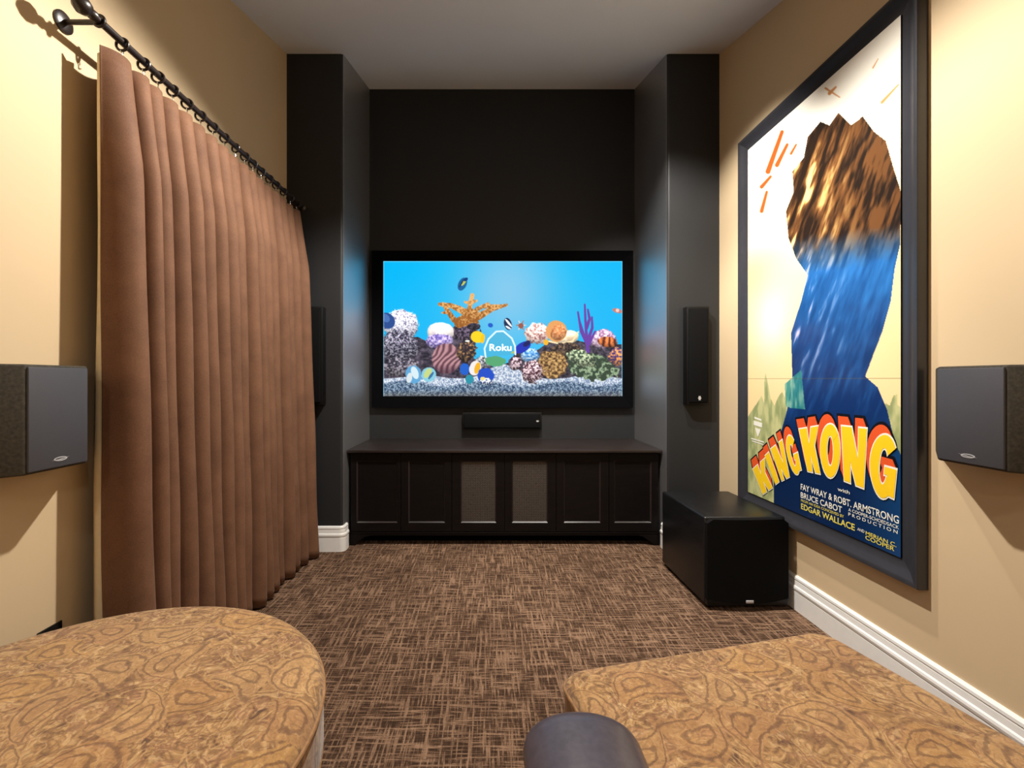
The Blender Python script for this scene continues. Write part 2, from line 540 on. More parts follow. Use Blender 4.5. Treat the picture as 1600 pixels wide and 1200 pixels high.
class Paint:
    def __init__(self, X, Y):
        self.X, self.Y = X, Y
        self.C = np.zeros(X.shape + (3,))
    def put(self, mask, col):
        mk = np.clip(mask, 0, 1)[..., None]
        c = np.asarray(col, float)
        self.C = self.C * (1 - mk) + c * mk
    def ell(self, cx, cy, rx, ry, rot=0, rag=0.0, seed=0, soft=0.08, rscale=20):
        x, y = self.X - cx, self.Y - cy
        c, s = math.cos(math.radians(rot)), math.sin(math.radians(rot))
        u, v = (x * c + y * s) / rx, (-x * s + y * c) / ry
        d = np.sqrt(u * u + v * v)
        self.sh = np.clip(1.12 - 0.32 * (y / ry) - 0.22 * d * d, 0.35, 1.25)
        if rag:
            d = d + rag * (vnoise(self.X, self.Y, rscale, seed) - 0.5) * 2
        return np.clip((1 - d) / soft, 0, 1)
    def poly(self, pts):
        inside = np.zeros(self.X.shape, bool)
        n = len(pts)
        for i in range(n):
            x1, y1 = pts[i]; x2, y2 = pts[(i + 1) % n]
            if y1 == y2:
                continue
            cond = ((y1 > self.Y) != (y2 > self.Y)) & (self.X < (x2 - x1) * (self.Y - y1) / (y2 - y1) + x1)
            inside ^= cond
        return inside.astype(float)
    def line(self, pts, w0, w1=None, soft=1.5):
        w1 = w0 if w1 is None else w1
        best = np.full(self.X.shape, -1e9)
        n = len(pts) - 1
        for i in range(n):
            (x1, y1), (x2, y2) = pts[i], pts[i + 1]
            dx, dy = x2 - x1, y2 - y1
            t = np.clip(((self.X - x1) * dx + (self.Y - y1) * dy) / (dx * dx + dy * dy + 1e-9), 0, 1)
            d = np.hypot(self.X - x1 - t * dx, self.Y - y1 - t * dy)
            wd = w0 + (w1 - w0) * (i + t) / n
            best = np.maximum(best, wd - d)
        return np.clip(best / soft + 0.5, 0, 1)
    def two(self, a, b, t):
        return np.asarray(a, float) * (1 - t[..., None]) + np.asarray(b, float) * t[..., None]

def lin(C):
    c = np.clip(C / 255.0, 0, 1)
    return np.where(c <= 0.04045, c / 12.92, ((c + 0.055) / 1.055) ** 2.4)

def grid_mesh(name, pos, colr):
    """pos (ny, nx, 3), colr (ny, nx, 3) linear"""
    ny, nx = pos.shape[:2]
    me = bpy.data.meshes.new(name)
    idx = np.arange(ny * nx).reshape(ny, nx)
    q = np.stack([idx[:-1, :-1], idx[:-1, 1:], idx[1:, 1:], idx[1:, :-1]], -1).reshape(-1, 4)
    me.vertices.add(ny * nx)
    me.vertices.foreach_set('co', pos.reshape(-1).astype(np.float32))
    me.loops.add(q.size)
    me.loops.foreach_set('vertex_index', q.reshape(-1).astype(np.int32))
    me.polygons.add(len(q))
    me.polygons.foreach_set('loop_start', (np.arange(len(q)) * 4).astype(np.int32))
    me.update(calc_edges=True)
    at = me.color_attributes.new('print', 'FLOAT_COLOR', 'POINT')
    rgba = np.ones((ny * nx, 4), np.float32)
    rgba[:, :3] = colr.reshape(-1, 3)
    at.data.foreach_set('color', rgba.reshape(-1))
    me.validate()
    return me

def text_mesh(name, body, mat, width, height=None, bold=0.0, align='LEFT', spacing=1.0):
    """flat lettering in the local XY plane, scaled to the given width (and height); origin bottom left"""
    cu = bpy.data.curves.new(name, 'FONT')
    cu.body = body
    cu.size = 1.0
    cu.offset = bold
    cu.space_character = spacing
    cu.resolution_u = 3
    ob = bpy.data.objects.new(name, cu)
    COL.objects.link(ob)
    dg = bpy.context.evaluated_depsgraph_get()
    dg.update()
    me = bpy.data.meshes.new_from_object(ob.evaluated_get(dg))
    bpy.data.objects.remove(ob)
    n = len(me.vertices)
    co = np.zeros(n * 3, np.float32)
    me.vertices.foreach_get('co', co)
    co = co.reshape(-1, 3)
    mn, mx = co.min(0), co.max(0)
    s = width / (mx[0] - mn[0])
    sy = s if height is None else height / (mx[1] - mn[1])
    co[:, 0] = (co[:, 0] - mn[0]) * s
    co[:, 1] = (co[:, 1] - mn[1]) * sy
    co[:, 2] = 0
    me.vertices.foreach_set('co', co.reshape(-1))
    me.materials.clear()
    me.materials.append(mat)
    me.update()
    me.name = name
    return me

# ---------------------------------------------------------------- wall screen
SY = 3.77
def screen_things():
    t = thing('wall_screen', ((P(785, 0, SY))[0], D2, P(0, 637, SY)[2]), 'large black framed screen showing a blue coral reef aquarium', 'screen')
    ox, oy, oz = t.location
    x0, x1 = P(580.5, 0, SY)[0], P(989.5, 0, SY)[0]
    z0, z1 = P(0, 637, SY)[2], P(0, 391.5, SY)[2]
    sx0, sx1 = P(598.5, 0, SY)[0], P(973, 0, SY)[0]
    sz0, sz1 = P(0, 619, SY)[2], P(0, 407.5, SY)[2]
    # frame rails, mitred, sloping in to the picture
    def rail(a, b, c, d):
        """a, b outer corners, c, d inner corners (x, z)"""
        m = MB()
        q = []
        for (x, z) in (a, b):
            q += [(x - ox, D2 - 0.001 - oy, z - oz), (x - ox, SY - oy, z - oz)]
        inn = []
        for (x, z) in (c, d):
            inn += [(x - ox, D2 - 0.001 - oy, z - oz), (x - ox, SY + 0.012 - oy, z - oz)]
        v = [q[0], q[1], inn[1], inn[0], q[2], q[3], inn[3], inn[2]]
        m.add(v, [(0, 1, 2, 3), (7, 6, 5, 4), (0, 4, 5, 1), (1, 5, 6, 2), (2, 6, 7, 3), (3, 7, 4, 0)])
        m.build('frame_rail', M['black_satin'], t)
    A, B, C_, D_ = (x0, z0), (x1, z0), (x1, z1), (x0, z1)
    a, b, c, d = (sx0, sz0), (sx1, sz0), (sx1, sz1), (sx0, sz1)
    rail(A, B, a, b); rail(B, C_, b, c); rail(C_, D_, c, d); rail(D_, A, d, a)
    # picture painted in the pixel frame of a 3.556x enlargement (137..1467, 98..850)
    nx, ny = 520, 294
    X, Y = np.meshgrid(np.linspace(137, 1467, nx), np.linspace(98, 850, ny))
    p = Paint(X, Y)
    g = np.exp(-(((X - 830) / 330) ** 2) - ((Y - 270) / 420) ** 2)
    p.C = p.two((0, 178, 238), (126, 192, 226), g)
    p.C = p.C * (1 - 0.10 * np.clip((Y - 98) / 500, 0, 1))[..., None] + np.array([4, 14, 20.0]) * np.clip((Y - 98) / 500, 0, 1)[..., None]
    n1 = vnoise(X, Y, 22, 1); n2 = vnoise(X, Y, 9, 2, 2); n3 = vnoise(X, Y, 60, 3); n4 = vnoise(X, Y, 5, 4, 1)
    def mottled(mask, dark, light, n, k=3.0, shift=0.5):
        cc = p.two(dark, light, np.clip((n - shift) * k * 0.75 + 0.5, 0, 1))
        sh = getattr(p, 'sh', None)
        p.put(mask, np.clip(cc * sh[..., None], 0, 255) if sh is not None else cc)
    # far rock base
    base = p.poly([(137, 540), (240, 520), (330, 520), (380, 545), (520, 470), (560, 440), (660, 450), (650, 560), (640, 640), (760, 690), (840, 660),
                   (870, 610), (960, 600), (1000, 590), (1060, 545), (1220, 540), (1300, 560), (1467, 560), (1467, 760), (137, 760)])
    mottled(base, (26, 24, 36), (98, 88, 104), n1 * 0.6 + n2 * 0.4, 3.4)
    # sand
    crest = 742 + 10 * np.sin(X / 75) + 12 * (n3 - 0.5) - 62 * np.exp(-((X - 800) / 120) ** 2)
    sand = np.clip((Y - crest) / 4, 0, 1)
    sn = np.clip((n4 * 0.6 + n2 * 0.4 - 0.5) * 2.6 + 0.5, 0, 1)
    edge = np.clip((Y - (775 + 14 * np.sin(X / 70 + 1) + 20 * (n3 - 0.5))) / 14, 0, 1)
    top = p.two((120, 140, 172), (226, 232, 240), sn)
    low = p.two((38, 60, 92), (150, 172, 190), sn)
    sc = top * (1 - edge[..., None]) + low * edge[..., None]
    ob = np.clip((Y - 815) / 30, 0, 1)[..., None] * 0.45
    p.put(sand, sc * (1 - ob) + np.array([92, 78, 66.0]) * ob)
    # left corals
    mottled(p.ell(238, 455, 98, 92, 0, 0.16, 5), (108, 106, 134), (240, 238, 244), n4 * 0.5 + n2 * 0.5, 4.0, 0.42)
    mottled(p.ell(225, 570, 112, 92, 0, 0.2, 6), (40, 38, 54), (176, 172, 188), n4 * 0.4 + n2 * 0.4 + n1 * 0.2, 4.6, 0.54)
    mottled(p.ell(235, 690, 110, 55, 0, 0.25, 7), (44, 42, 54), (150, 142, 152), n2, 4, 0.52)
    p.put(p.ell(158, 430, 42, 50, -40), (38, 74, 140)); p.put(p.ell(150, 415, 20, 28, -40), (70, 110, 176))
    mottled(p.ell(456, 492, 80, 56, 0, 0.06, 8), (206, 196, 206), (250, 240, 226), n1, 2)
    mottled(p.ell(445, 545, 78, 44, 0, 0.22, 9), (96, 82, 152), (206, 190, 226), n2, 3.4)
    mottled(p.ell(602, 500, 74, 66, 20, 0.25, 10), (22, 20, 34), (108, 92, 112), n2, 3.6)
    br = p.ell(487, 640, 84, 88, 10, 0.05, 11)
    wv = 0.5 + 0.5 * np.sin((X - 487) / 5.2 + (Y - 640) / 9.0 + 2.6 * np.sin((Y - 640) / 22.0) + 4 * n3)
    p.put(br, p.two((98, 62, 74), (186, 140, 146), np.clip(wv * 1.3 - 0.1, 0, 1)))
    p.put(br * np.clip((Y - 670) / 70, 0, 0.6), (58, 36, 52))
    mottled(p.ell(600, 600, 54, 60, 30, 0.3, 12), (38, 30, 38), (170, 130, 86), n2, 3.4, 0.56)
    mottled(p.ell(690, 660, 46, 34, 20, 0.3, 13), (50, 52, 60), (184, 186, 190), n2, 3.4)
    # branching tan coral
    for pts, a, b in (([(560, 440), (600, 415), (620, 380)], 30, 24), ([(620, 400), (560, 365), (510, 345), (450, 338)], 22, 10), ([(530, 425), (505, 390), (480, 350), (470, 335)], 16, 9),
                      ([(600, 430), (670, 405), (740, 365), (822, 342)], 26, 8), ([(640, 400), (660, 365), (720, 335)], 18, 8), ([(612, 380), (622, 335), (632, 288)], 14, 12),
                      ([(628, 330), (655, 318)], 10, 7), ([(620, 332), (592, 326)], 10, 7), ([(500, 385), (465, 385)], 9, 6), ([(700, 350), (800, 345)], 12, 6), ([(580, 445), (660, 440)], 18, 10)):
        mk = p.line(pts, a, b, 3)
        p.put(mk, p.two((146, 88, 34), (232, 178, 112), np.clip((n2 - 0.42) * 2 + 0.35 - (Y - 370) / 170, 0, 1)))
    mottled(p.ell(640, 462, 40, 20, 0, 0.2, 14), (20, 20, 30), (70, 62, 80), n2)
    # right corals
    mottled(p.ell(995, 500, 74, 62, 0, 0.2, 15), (150, 96, 92), (250, 226, 216), n2, 3.4, 0.42)
    mottled(p.ell(1160, 522, 68, 40, -8, 0.05, 16), (214, 186, 150), (252, 238, 208), n1)
    p.put(p.ell(1100, 488, 62, 62, 35, 0.05, 17), (226, 158, 92))
    mottled(p.ell(1112, 495, 42, 50, 35, 0.08, 18), (176, 102, 56), (232, 168, 116), n2)
    p.put(p.line([(1060, 545), (1120, 558), (1190, 545), (1222, 492)], 5, 4, 3), (248, 226, 176))
    mottled(p.ell(1150, 600, 100, 50, 0, 0.2, 19), (28, 22, 24), (110, 88, 70), n2)
    cell = np.clip(0.5 + 0.5 * np.sin(X / 6.0 + 9 * n1) * np.sin(Y / 5.6 + 7 * n3) + (n2 - 0.5), 0, 1)
    p.put(p.ell(1075, 675, 88, 82, 10, 0.14, 20), p.two((70, 46, 26), (216, 172, 108), cell))
    gm = p.ell(1300, 690, 150, 74, 12, 0.28, 21)
    vein = np.abs(np.sin(X / 26 + Y / 40 + 5 * n1))
    p.put(gm, p.two((166, 190, 150), (50, 66, 52), np.clip(vein * 1.3, 0, 1)))
    mottled(p.ell(1240, 640, 86, 44, 20, 0.3, 22), (50, 64, 52), (188, 200, 160), n2, 3.4)
    mottled(p.ell(1362, 530, 76, 54, 0, 0.2, 23), (140, 92, 128), (240, 216, 234), n2, 3)
    mottled(p.ell(1385, 548, 54, 30, 10, 0.15, 24), (76, 34, 24), (226, 124, 64), 0.5 + 0.4 * np.sin(X / 5.0 + n1 * 4), 2)
    mottled(p.ell(1436, 630, 48, 52, 0, 0.25, 25), (66, 46, 100), (240, 158, 84), n2, 3.4)
    for pts in ([(1276, 600), (1268, 520), (1262, 430), (1258, 340)], [(1272, 560), (1238, 490), (1220, 382)], [(1275, 540), (1300, 470), (1298, 410)],
                [(1268, 470), (1285, 420), (1275, 368)], [(1280, 560), (1316, 490)], [(1250, 510), (1232, 440)]):
        p.put(p.line(pts, 10, 5, 3), (102, 58, 158))
    mottled(p.ell(955, 622, 52, 42, 0, 0.2, 26), (40, 110, 176), (196, 222, 240), n2, 3)
    mottled(p.ell(870, 668, 40, 40, 0, 0.2, 27), (52, 34, 44), (214, 188, 196), n2, 4)
    mottled(p.ell(965, 715, 64, 64, 0, 0.28, 28), (54, 22, 34), (226, 202, 206), n2 * 0.5 + n4 * 0.5, 4, 0.48)
    p.put(p.ell(760, 655, 58, 30, 0, 0.2, 29), (82, 160, 110))
    # small shells on the sand
    p.put(p.ell(305, 730, 46, 54, -10, 0.08, 30), (92, 160, 206)); p.put(p.ell(312, 720, 20, 38, -20), (206, 226, 234)); p.put(p.ell(282, 748, 16, 30, 10), (210, 220, 224))
    p.put(p.ell(390, 730, 42, 42, 30, 0.06, 31), (132, 196, 214)); p.put(p.ell(384, 722, 18, 32, 35), (190, 206, 130)); p.put(p.ell(402, 736, 8, 26, 35), (50, 110, 160))
    p.put(p.ell(590, 700, 28, 34, 0, 0.1, 32), (24, 92, 196)); p.put(p.ell(616, 756, 24, 26, 0, 0.1, 33), (38, 140, 160))
    p.put(p.ell(648, 694, 34, 44, 20, 0.06, 34), (232, 226, 226)); p.put(p.ell(660, 694, 16, 34, 15), (234, 172, 34))
    p.put(p.ell(706, 738, 50, 46, 0, 0.14, 35), (26, 74, 190)); mottled(p.ell(712, 768, 40, 20, 0, 0.2, 36), (40, 70, 130), (226, 226, 220), n4, 4)
    p.put(p.ell(690, 752, 14, 10, 0), (236, 216, 120))
    # fish
    p.put(p.ell(577, 226, 24, 40, 25), (26, 96, 150)); p.put(p.ell(586, 214, 8, 26, 35), (190, 196, 84)); p.put(p.ell(572, 222, 4, 28, 30), (20, 50, 100)); p.put(p.ell(596, 200, 9, 14, 50), (20, 60, 120))
    p.put(p.ell(660, 520, 38, 34, 10), (250, 206, 26)); p.put(p.ell(690, 530, 12, 28, 10), (246, 190, 20)); p.put(p.ell(605, 543, 14, 5, 0), (236, 238, 230))
    p.put(p.ell(733, 455, 15, 13, 20), (20, 88, 196))
    p.put(p.ell(830, 448, 22, 36, -15), (18, 40, 80)); p.put(p.ell(834, 442, 6, 30, -40), (236, 240, 244)); p.put(p.ell(832, 468, 6, 18, -60), (226, 232, 240))
    for k in range(6):
        a = k * 1.05
        p.put(p.line([(903, 455), (903 + 26 * math.cos(a), 455 + 28 * math.sin(a))], 4, 2, 3), (168, 96, 74) if k % 2 else (236, 214, 204))
    p.put(p.ell(903, 458, 15, 16, 0), (150, 84, 70))
    p.put(p.ell(912, 578, 52, 28, -30), (22, 46, 176)); p.put(p.ell(935, 558, 24, 14, -35), (10, 20, 90)); p.put(p.ell(862, 606, 16, 7, -10), (246, 200, 40))
    p.put(p.ell(1042, 550, 15, 17, 0), (236, 176, 40)); p.put(p.ell(1440, 374, 30, 13, 15), (190, 120, 110)); p.put(p.ell(1440, 372, 10, 10, 15), (236, 200, 190))
    # glass bubble behind the wordmark
    bub = [(706, 632), (700, 585), (722, 532), (765, 490), (805, 488), (852, 528), (870, 572), (872, 618)]
    p.put(p.poly(bub) * 0.5, (70, 168, 200))
    p.put(p.line(bub, 4.5, 4.5, 3), (226, 244, 250))
    edge_m = ((Y < 103) | (X < 141) | (X > 1463)).astype(float)
    p.put(edge_m * 0.6, (150, 214, 244))
    colr = lin(p.C)
    pos = np.zeros((ny, nx, 3))
    pos[..., 0] = sx0 + (X - 137) / 1330 * (sx1 - sx0) - ox
    pos[..., 1] = SY + 0.012 - oy
    pos[..., 2] = sz1 - (Y - 98) / 752 * (sz1 - sz0) - oz
    me = grid_mesh('screen_picture', pos, colr)
    N = NT('lit_screen_picture', 0.5, 0.03)
    at = N.n('ShaderNodeVertexColor', layer_name='print')
    N.base((0.01, 0.01, 0.01))
    N.l(at.outputs['Color'], N.b.inputs['Emission Color'])
    N.b.inputs['Emission Strength'].default_value = 1.12
    me.materials.append(N.m)
    sp = link('screen_picture', me, t)
    tag(sp, 'bright aquarium picture with corals and fish on a blue ground')
    m = MB(); m.box(sx0 - ox - 0.005, sx1 - ox + 0.005, SY + 0.016 - oy, D2 - 0.001 - oy, sz0 - oz - 0.005, sz1 - oz + 0.005)
    m.build('back_panel', M['black_plastic'], t)
    W_ = NT('lit_wordmark', 0.5, 0.2)
    W_.base((0.8, 0.8, 0.8))
    W_.b.inputs['Emission Color'].default_value = (0.85, 0.93, 1, 1)
    W_.b.inputs['Emission Strength'].default_value = 1.0
    tw = text_mesh('wordmark', 'Roku', W_.m, 122 / 1330 * (sx1 - sx0), 38 / 752 * (sz1 - sz0), 0.014)
    o = link('wordmark', tw, t, (sx0 + (728 - 137) / 1330 * (sx1 - sx0) - ox, SY + 0.0105 - oy, sz1 - (598 - 98) / 752 * (sz1 - sz0) - oz))
    o.rotation_euler = (math.pi / 2, 0, 0)
    o['label'] = 'white Roku wordmark'
screen_things()

# ---------------------------------------------------------------- poster in its frame, on the right wall
PX = 1.56
FY0, FY1, FZ0, FZ1 = 1.64, 2.825, 0.420, 2.645   # outer frame
FW = 0.088
def poster():
    t = thing('framed_poster', (XR, (FY0 + FY1) / 2, FZ0), 'tall vintage film poster in a wide black frame on tan wall', 'poster')
    ox, oy, oz = t.location
    prof = [(0.0, 0.001), (0.0, 0.018), (0.006, 0.020), (0.02, 0.021), (0.045, 0.026), (0.066, 0.036), (0.078, 0.041), (0.086, 0.041), (FW, 0.037), (FW, 0.001)]
    iy0, iy1, iz0, iz1 = FY0 + FW, FY1 - FW, FZ0 + FW, FZ1 - FW
    cs = [(iy0, iz0, -1, -1), (iy1, iz0, 1, -1), (iy1, iz1, 1, 1), (iy0, iz1, -1, 1)]
    FM = simple('black_frame_lacquer', (52, 52, 57), 0.3, 0.5, var=0.06)
    for k in range(4):
        m = MB()
        fr = []
        for (y, z, sy, sz) in (cs[k], cs[(k + 1) % 4]):
            fr.append(((0, y - oy, z - oz), (0, sy, sz), (-1, 0, 0)))
        m.sweep(prof, fr)
        m.build('frame_rail', FM, t, smooth=True, angle=30)
    # printed sheet painted in photo pixel coordinates on the plane x = PX
    y0, y1, z0, z1 = iy0 - 0.004, iy1 + 0.004, iz0 - 0.004, iz1 + 0.004
    nx, ny = 330, 660
    YY, ZZ = np.meshgrid(np.linspace(y1, y0, nx), np.linspace(z1, z0, ny))
    X = VX + PX * F / YY
    Y = VY - (ZZ - H) * F / YY
    U = (y1 - YY) / (y1 - y0); V = (z1 - ZZ) / (z1 - z0)      # 0..1 from the left, from the top
    p = Paint(U * 100, V * 203)
    n1 = vnoise(U * 100, V * 203, 7, 41); n2 = vnoise(U * 300, V * 203, 9, 42); n3 = vnoise(U * 100, V * 203, 30, 43)
    vv = V
    p.C = p.two((252, 248, 236), (247, 226, 168), np.clip((vv - 0.08) / 0.34, 0, 1))
    p.put(np.clip((vv - 0.40) / 0.2, 0, 1), (240, 214, 160))
    p.put(np.exp(-(((U - 0.22) / 0.16) ** 2) - ((vv - 0.52) / 0.09) ** 2) * 0.75, (226, 206, 226))
    p.put(np.exp(-(((U - 0.05) / 0.3) ** 2) - ((vv - 0.36) / 0.07) ** 2) * 0.5, (244, 206, 110))
    # pale green skyline on both sides
    q = Paint(X, Y)
    sky = np.zeros_like(X)
    for pts in ([(1168, 652), (1176, 640), (1184, 628), (1190, 618), (1194, 630), (1194, 600), (1196, 582), (1201, 604), (1204, 622), (1210, 634), (1216, 620), (1222, 612), (1226, 620), (1240, 630), (1240, 800), (1168, 800)],
                [(1376, 640), (1384, 630), (1390, 634), (1396, 618), (1402, 616), (1402, 632), (1412, 640), (1412, 720), (1376, 720)]):
        sky = np.maximum(sky, q.poly(pts))
    p.put(sky, p.two((146, 156, 106), (196, 196, 140), np.clip((n2 - 0.45) * 3 + 0.4, 0, 1)))
    # a plain craggy rock stack, brown above and blue below
    crag = q.poly([(1232, 372), (1228, 330), (1240, 300), (1238, 268), (1256, 246), (1262, 214), (1282, 190), (1296, 196), (1310, 176), (1330, 196), (1348, 182), (1366, 206),
                   (1384, 220), (1396, 262), (1408, 300), (1407, 380), (1398, 420), (1392, 470), (1378, 520), (1364, 556), (1352, 588), (1372, 606), (1386, 640), (1398, 690),
                   (1412, 720), (1412, 900), (1209, 900), (1209, 700), (1216, 690), (1230, 640), (1238, 590), (1236, 520), (1252, 470), (1262, 430), (1244, 404)])
    st = vnoise(X * 1.0 + Y * 0.35, Y * 0.16 - X * 0.05, 7, 50, 3)
    brown = p.two((32, 20, 12), (104, 66, 34), np.clip((st - 0.42) * 4 + 0.3, 0, 1))
    glow = np.clip((st - 0.6) * 6, 0, 1)[..., None] * np.clip((1345 - X) / 90, 0, 1)[..., None]
    brown = brown * (1 - glow) + np.array([238, 208, 132.0]) * glow
    blue = p.two((8, 44, 100), (44, 112, 184), np.clip((st - 0.5) * 0.9 + 0.55 - (Y - 470) / 300, 0, 1))
    pal = np.clip((st - 0.58) * 5, 0, 1)[..., None] * np.clip((1330 - X) / 80, 0, 1)[..., None] * np.clip((600 - Y) / 60, 0, 1)[..., None]
    blue = blue * (1 - pal) + np.array([196, 186, 220.0]) * pal
    tmix = np.clip((Y - 360 + 26 * (n1 - 0.5) + (X - 1320) * 0.12) / 60, 0, 1)[..., None]
    p.put(crag, brown * (1 - tmix) + blue * tmix)
    p.put(crag * np.clip((Y - 640) / 60, 0, 1), p.two((8, 36, 78), (12, 62, 112), np.clip((X - 1330) / 80, 0, 1)))
    # teal blocks by the skyline, orange dabs in the sky
    p.put(q.poly([(1226, 600), (1252, 578), (1258, 640), (1228, 636)]) * 0.85, p.two((40, 130, 130), (150, 196, 170), np.clip((n2 - 0.4) * 3, 0, 1)))
    for pts, w0 in (([(1190, 330), (1198, 300)], 3.0), ([(1200, 268), (1222, 206)], 4.0), ([(1214, 258), (1230, 226)], 3.4), ([(1190, 292), (1204, 276)], 3.0), ([(1236, 240), (1244, 226)], 2.2)):
        p.put(q.line(pts, w0, w0 * 0.7), (196, 84, 32))
    for pts, w0 in (([(1296, 146), (1306, 136)], 2.6), ([(1290, 138), (1312, 152)], 1.6), ([(1378, 160), (1404, 132)], 2.4), ([(1364, 106), (1372, 92)], 1.0)):
        p.put(q.line(pts, w0, w0 * 0.5), (206, 140, 84))
    # fold crease
    p.put((np.abs(V - (z1 - 1.185) / (z1 - z0)) < 0.0011).astype(float) * 0.5, (96, 84, 60))
    colr = lin(p.C)
    pos = np.zeros((ny, nx, 3))
    pos[..., 0] = PX - ox; pos[..., 1] = YY - oy; pos[..., 2] = ZZ - oz
    me = grid_mesh('printed_sheet', pos, colr)
    N = NT('printed_poster_paper', 0.35, 0.4)
    at = N.n('ShaderNodeVertexColor', layer_name='print')
    N.base(at.outputs['Color'])
    N.b.inputs['Coat Weight'].default_value = 0.35
    N.b.inputs['Coat Roughness'].default_value = 0.12
    me.materials.append(N.m)
    sh = link('printed_sheet', me, t)
    sh['label'] = 'cream printed sheet with a brown and blue picture and navy foot'
    m = MB(); m.box(PX + 0.002 - ox, XR - 0.001 - ox, y0 - oy, y1 - oy, z0 - oz, z1 - oz)
    m.build('backing_board', M['black_satin'], t)
    # lettering: photo pixel -> point on the sheet
    def S(px, py, lift):
        D = PX * F / (px - VX)
        return (PX - lift - ox, D - oy, H - (py - VY) * D / F - oz)
    def ink(name, rgb):
        return simple(name, rgb, 0.35, 0.4, var=0.02, coat=0.35)
    YEL, RED, BLK, WHT, CRM = ink('yellow_ink', (250, 206, 34)), ink('orange_red_ink', (226, 88, 42)), ink('black_ink', (14, 14, 22)), ink('white_ink', (238, 236, 224)), ink('pale_yellow_ink', (232, 216, 96))
    def glyph(ch, th, g=0.0):
        """convex quads in the unit square (y down), g grows every stroke"""
        def r(x0, y0, x1, y1): return [(x0 - g, y0 - g), (x1 + g, y0 - g), (x1 + g, y1 + g), (x0 - g, y1 + g)]
        def dg(x0, x1, x2, x3, ya, yb): return [(x0 - g, ya - g), (x1 + g, ya - g), (x3 + g, yb + g), (x2 - g, yb + g)]
        if ch == 'I': return [r(0.12, 0, 0.88, 1)]
        if ch == 'K': return [r(0, 0, th, 1), dg(1 - th * 0.95, 1, th * 0.6, th * 1.4, 0, 0.6), dg(th * 0.75, th * 1.75, 1 - th, 1, 0.34, 1)]
        if ch == 'N': return [r(0, 0, th * 0.9, 1), r(1 - th * 0.9, 0, 1, 1), dg(0, th * 1.1, 1 - th * 1.1, 1, 0, 1)]
        out = []
        n = 28
        a0, a1 = (0, 360) if ch == 'O' else (-38, -330)
        for i in range(n):
            ta, tb = (math.radians(a0 + (a1 - a0) * k / n) for k in (i, i + 1))
            ro, ri = 0.5 + g, 0.5 - th - g
            rio = 0.5 - th * 0.62 - g
            out.append([(0.5 + ro * math.cos(ta), 0.5 + ro * math.sin(ta)), (0.5 + ro * math.cos(tb), 0.5 + ro * math.sin(tb)),
                        (0.5 + ri * math.cos(tb), 0.5 + rio * math.sin(tb)), (0.5 + ri * math.cos(ta), 0.5 + rio * math.sin(ta))])
        if ch == 'G':
            out += [r(0.55, 0.50, 1.0, 0.62), r(1 - th, 0.50, 1.0, 0.92)]
        return out
    Q = [('K', (163, 552), (218, 502), (252, 634), (208, 664)), ('I', (214, 496), (238, 472), (284, 604), (262, 622)), ('N', (244, 462), (296, 420), (328, 585), (292, 604)),
         ('G', (300, 420), (346, 386), (384, 568), (340, 582)), ('K', (370, 374), (456, 360), (466, 572), (408, 560)), ('O', (462, 352), (556, 350), (552, 592), (468, 586)),
         ('N', (560, 360), (674, 372), (660, 636), (572, 602)), ('G', (692, 392), (822, 405), (792, 706), (684, 652))]
    def warp(q4, pt, dx=0, dy=0):
        (a, b, c, d) = q4
        u, v = pt
        x = (a[0] * (1 - u) + b[0] * u) * (1 - v) + (d[0] * (1 - u) + c[0] * u) * v + dx
        y = (a[1] * (1 - u) + b[1] * u) * (1 - v) + (d[1] * (1 - u) + c[1] * u) * v + dy
        return 1120 + x / 2.858, 540 + y / 2.858
    my, mr, mk, mw = MB(), MB(), MB(), MB()
    cnt = [0]
    def eps():
        cnt[0] = (cnt[0] + 1) % 37
        return cnt[0] * 0.000012
    for i, (ch, *q4) in enumerate(Q):
        th = 0.40 if ch != 'N' else 0.36
        if ch in 'OG': th = 0.34
        sc = abs(q4[1][0] - q4[0][0]) / 100
        for poly in glyph(ch, th):
            e_ = eps()
            my.add([S(*warp(q4, pt), 0.0036 + e_) for pt in poly], [(0, 1, 2, 3)])
        for poly in glyph(ch, th, 0.03):
            e_ = eps()
            mw.add([S(*warp(q4, pt), 0.0029 + e_) for pt in poly], [(0, 1, 2, 3)])
        for k in range(7):
            f_ = (k + 1) / 7
            dx, dy = -14 * f_ - (4 - i) * -1.5 * f_, -46 * f_ * (0.75 + 0.25 * min(1, sc))
            for poly in glyph(ch, th):
                e_ = eps()
                mr.add([S(*warp(q4, pt, dx, dy), 0.0021 - 0.00002 * k + e_) for pt in poly], [(0, 1, 2, 3)])
            for poly in glyph(ch, th, 0.05):
                e_ = eps()
                mk.add([S(*warp(q4, pt, dx, dy), 0.0012 - 0.00002 * k + e_) for pt in poly], [(0, 1, 2, 3)])
    mk.build('title_shadow', BLK, t); mr.build('title_edge', RED, t); mw.build('title_outline', WHT, t)
    o = my.build('title_lettering', YEL, t)
    o['label'] = 'yellow KING KONG title with orange edges'
    def line(body, a, b, hpx, mat, bold=0.02, spacing=1.0):
        """text from pixel a (left end of the base line) to the column of b, cap height hpx at a"""
        pa = S(a[0], a[1], 0.0012); pb = S(b[0], a[1], 0.0012)
        hh = hpx * (PX * F / (a[0] - VX)) / F
        me = text_mesh('credit_lettering', body, mat, pa[1] - pb[1], hh, bold, spacing=spacing)
        o = link('credit_lettering', me, t, pa)
        o.rotation_euler = (math.pi / 2, 0, -math.pi / 2)
        return o
    line('FAY WRAY & ROBT. ARMSTRONG', (1251.5, 765), (1405, 0), 9.5, WHT, 0.012)
    line('with', (1309, 766.5), (1328, 0), 5.5, WHT, 0.006)
    line('BRUCE CABOT', (1251.5, 777.5), (1316, 0), 9, WHT, 0.012)
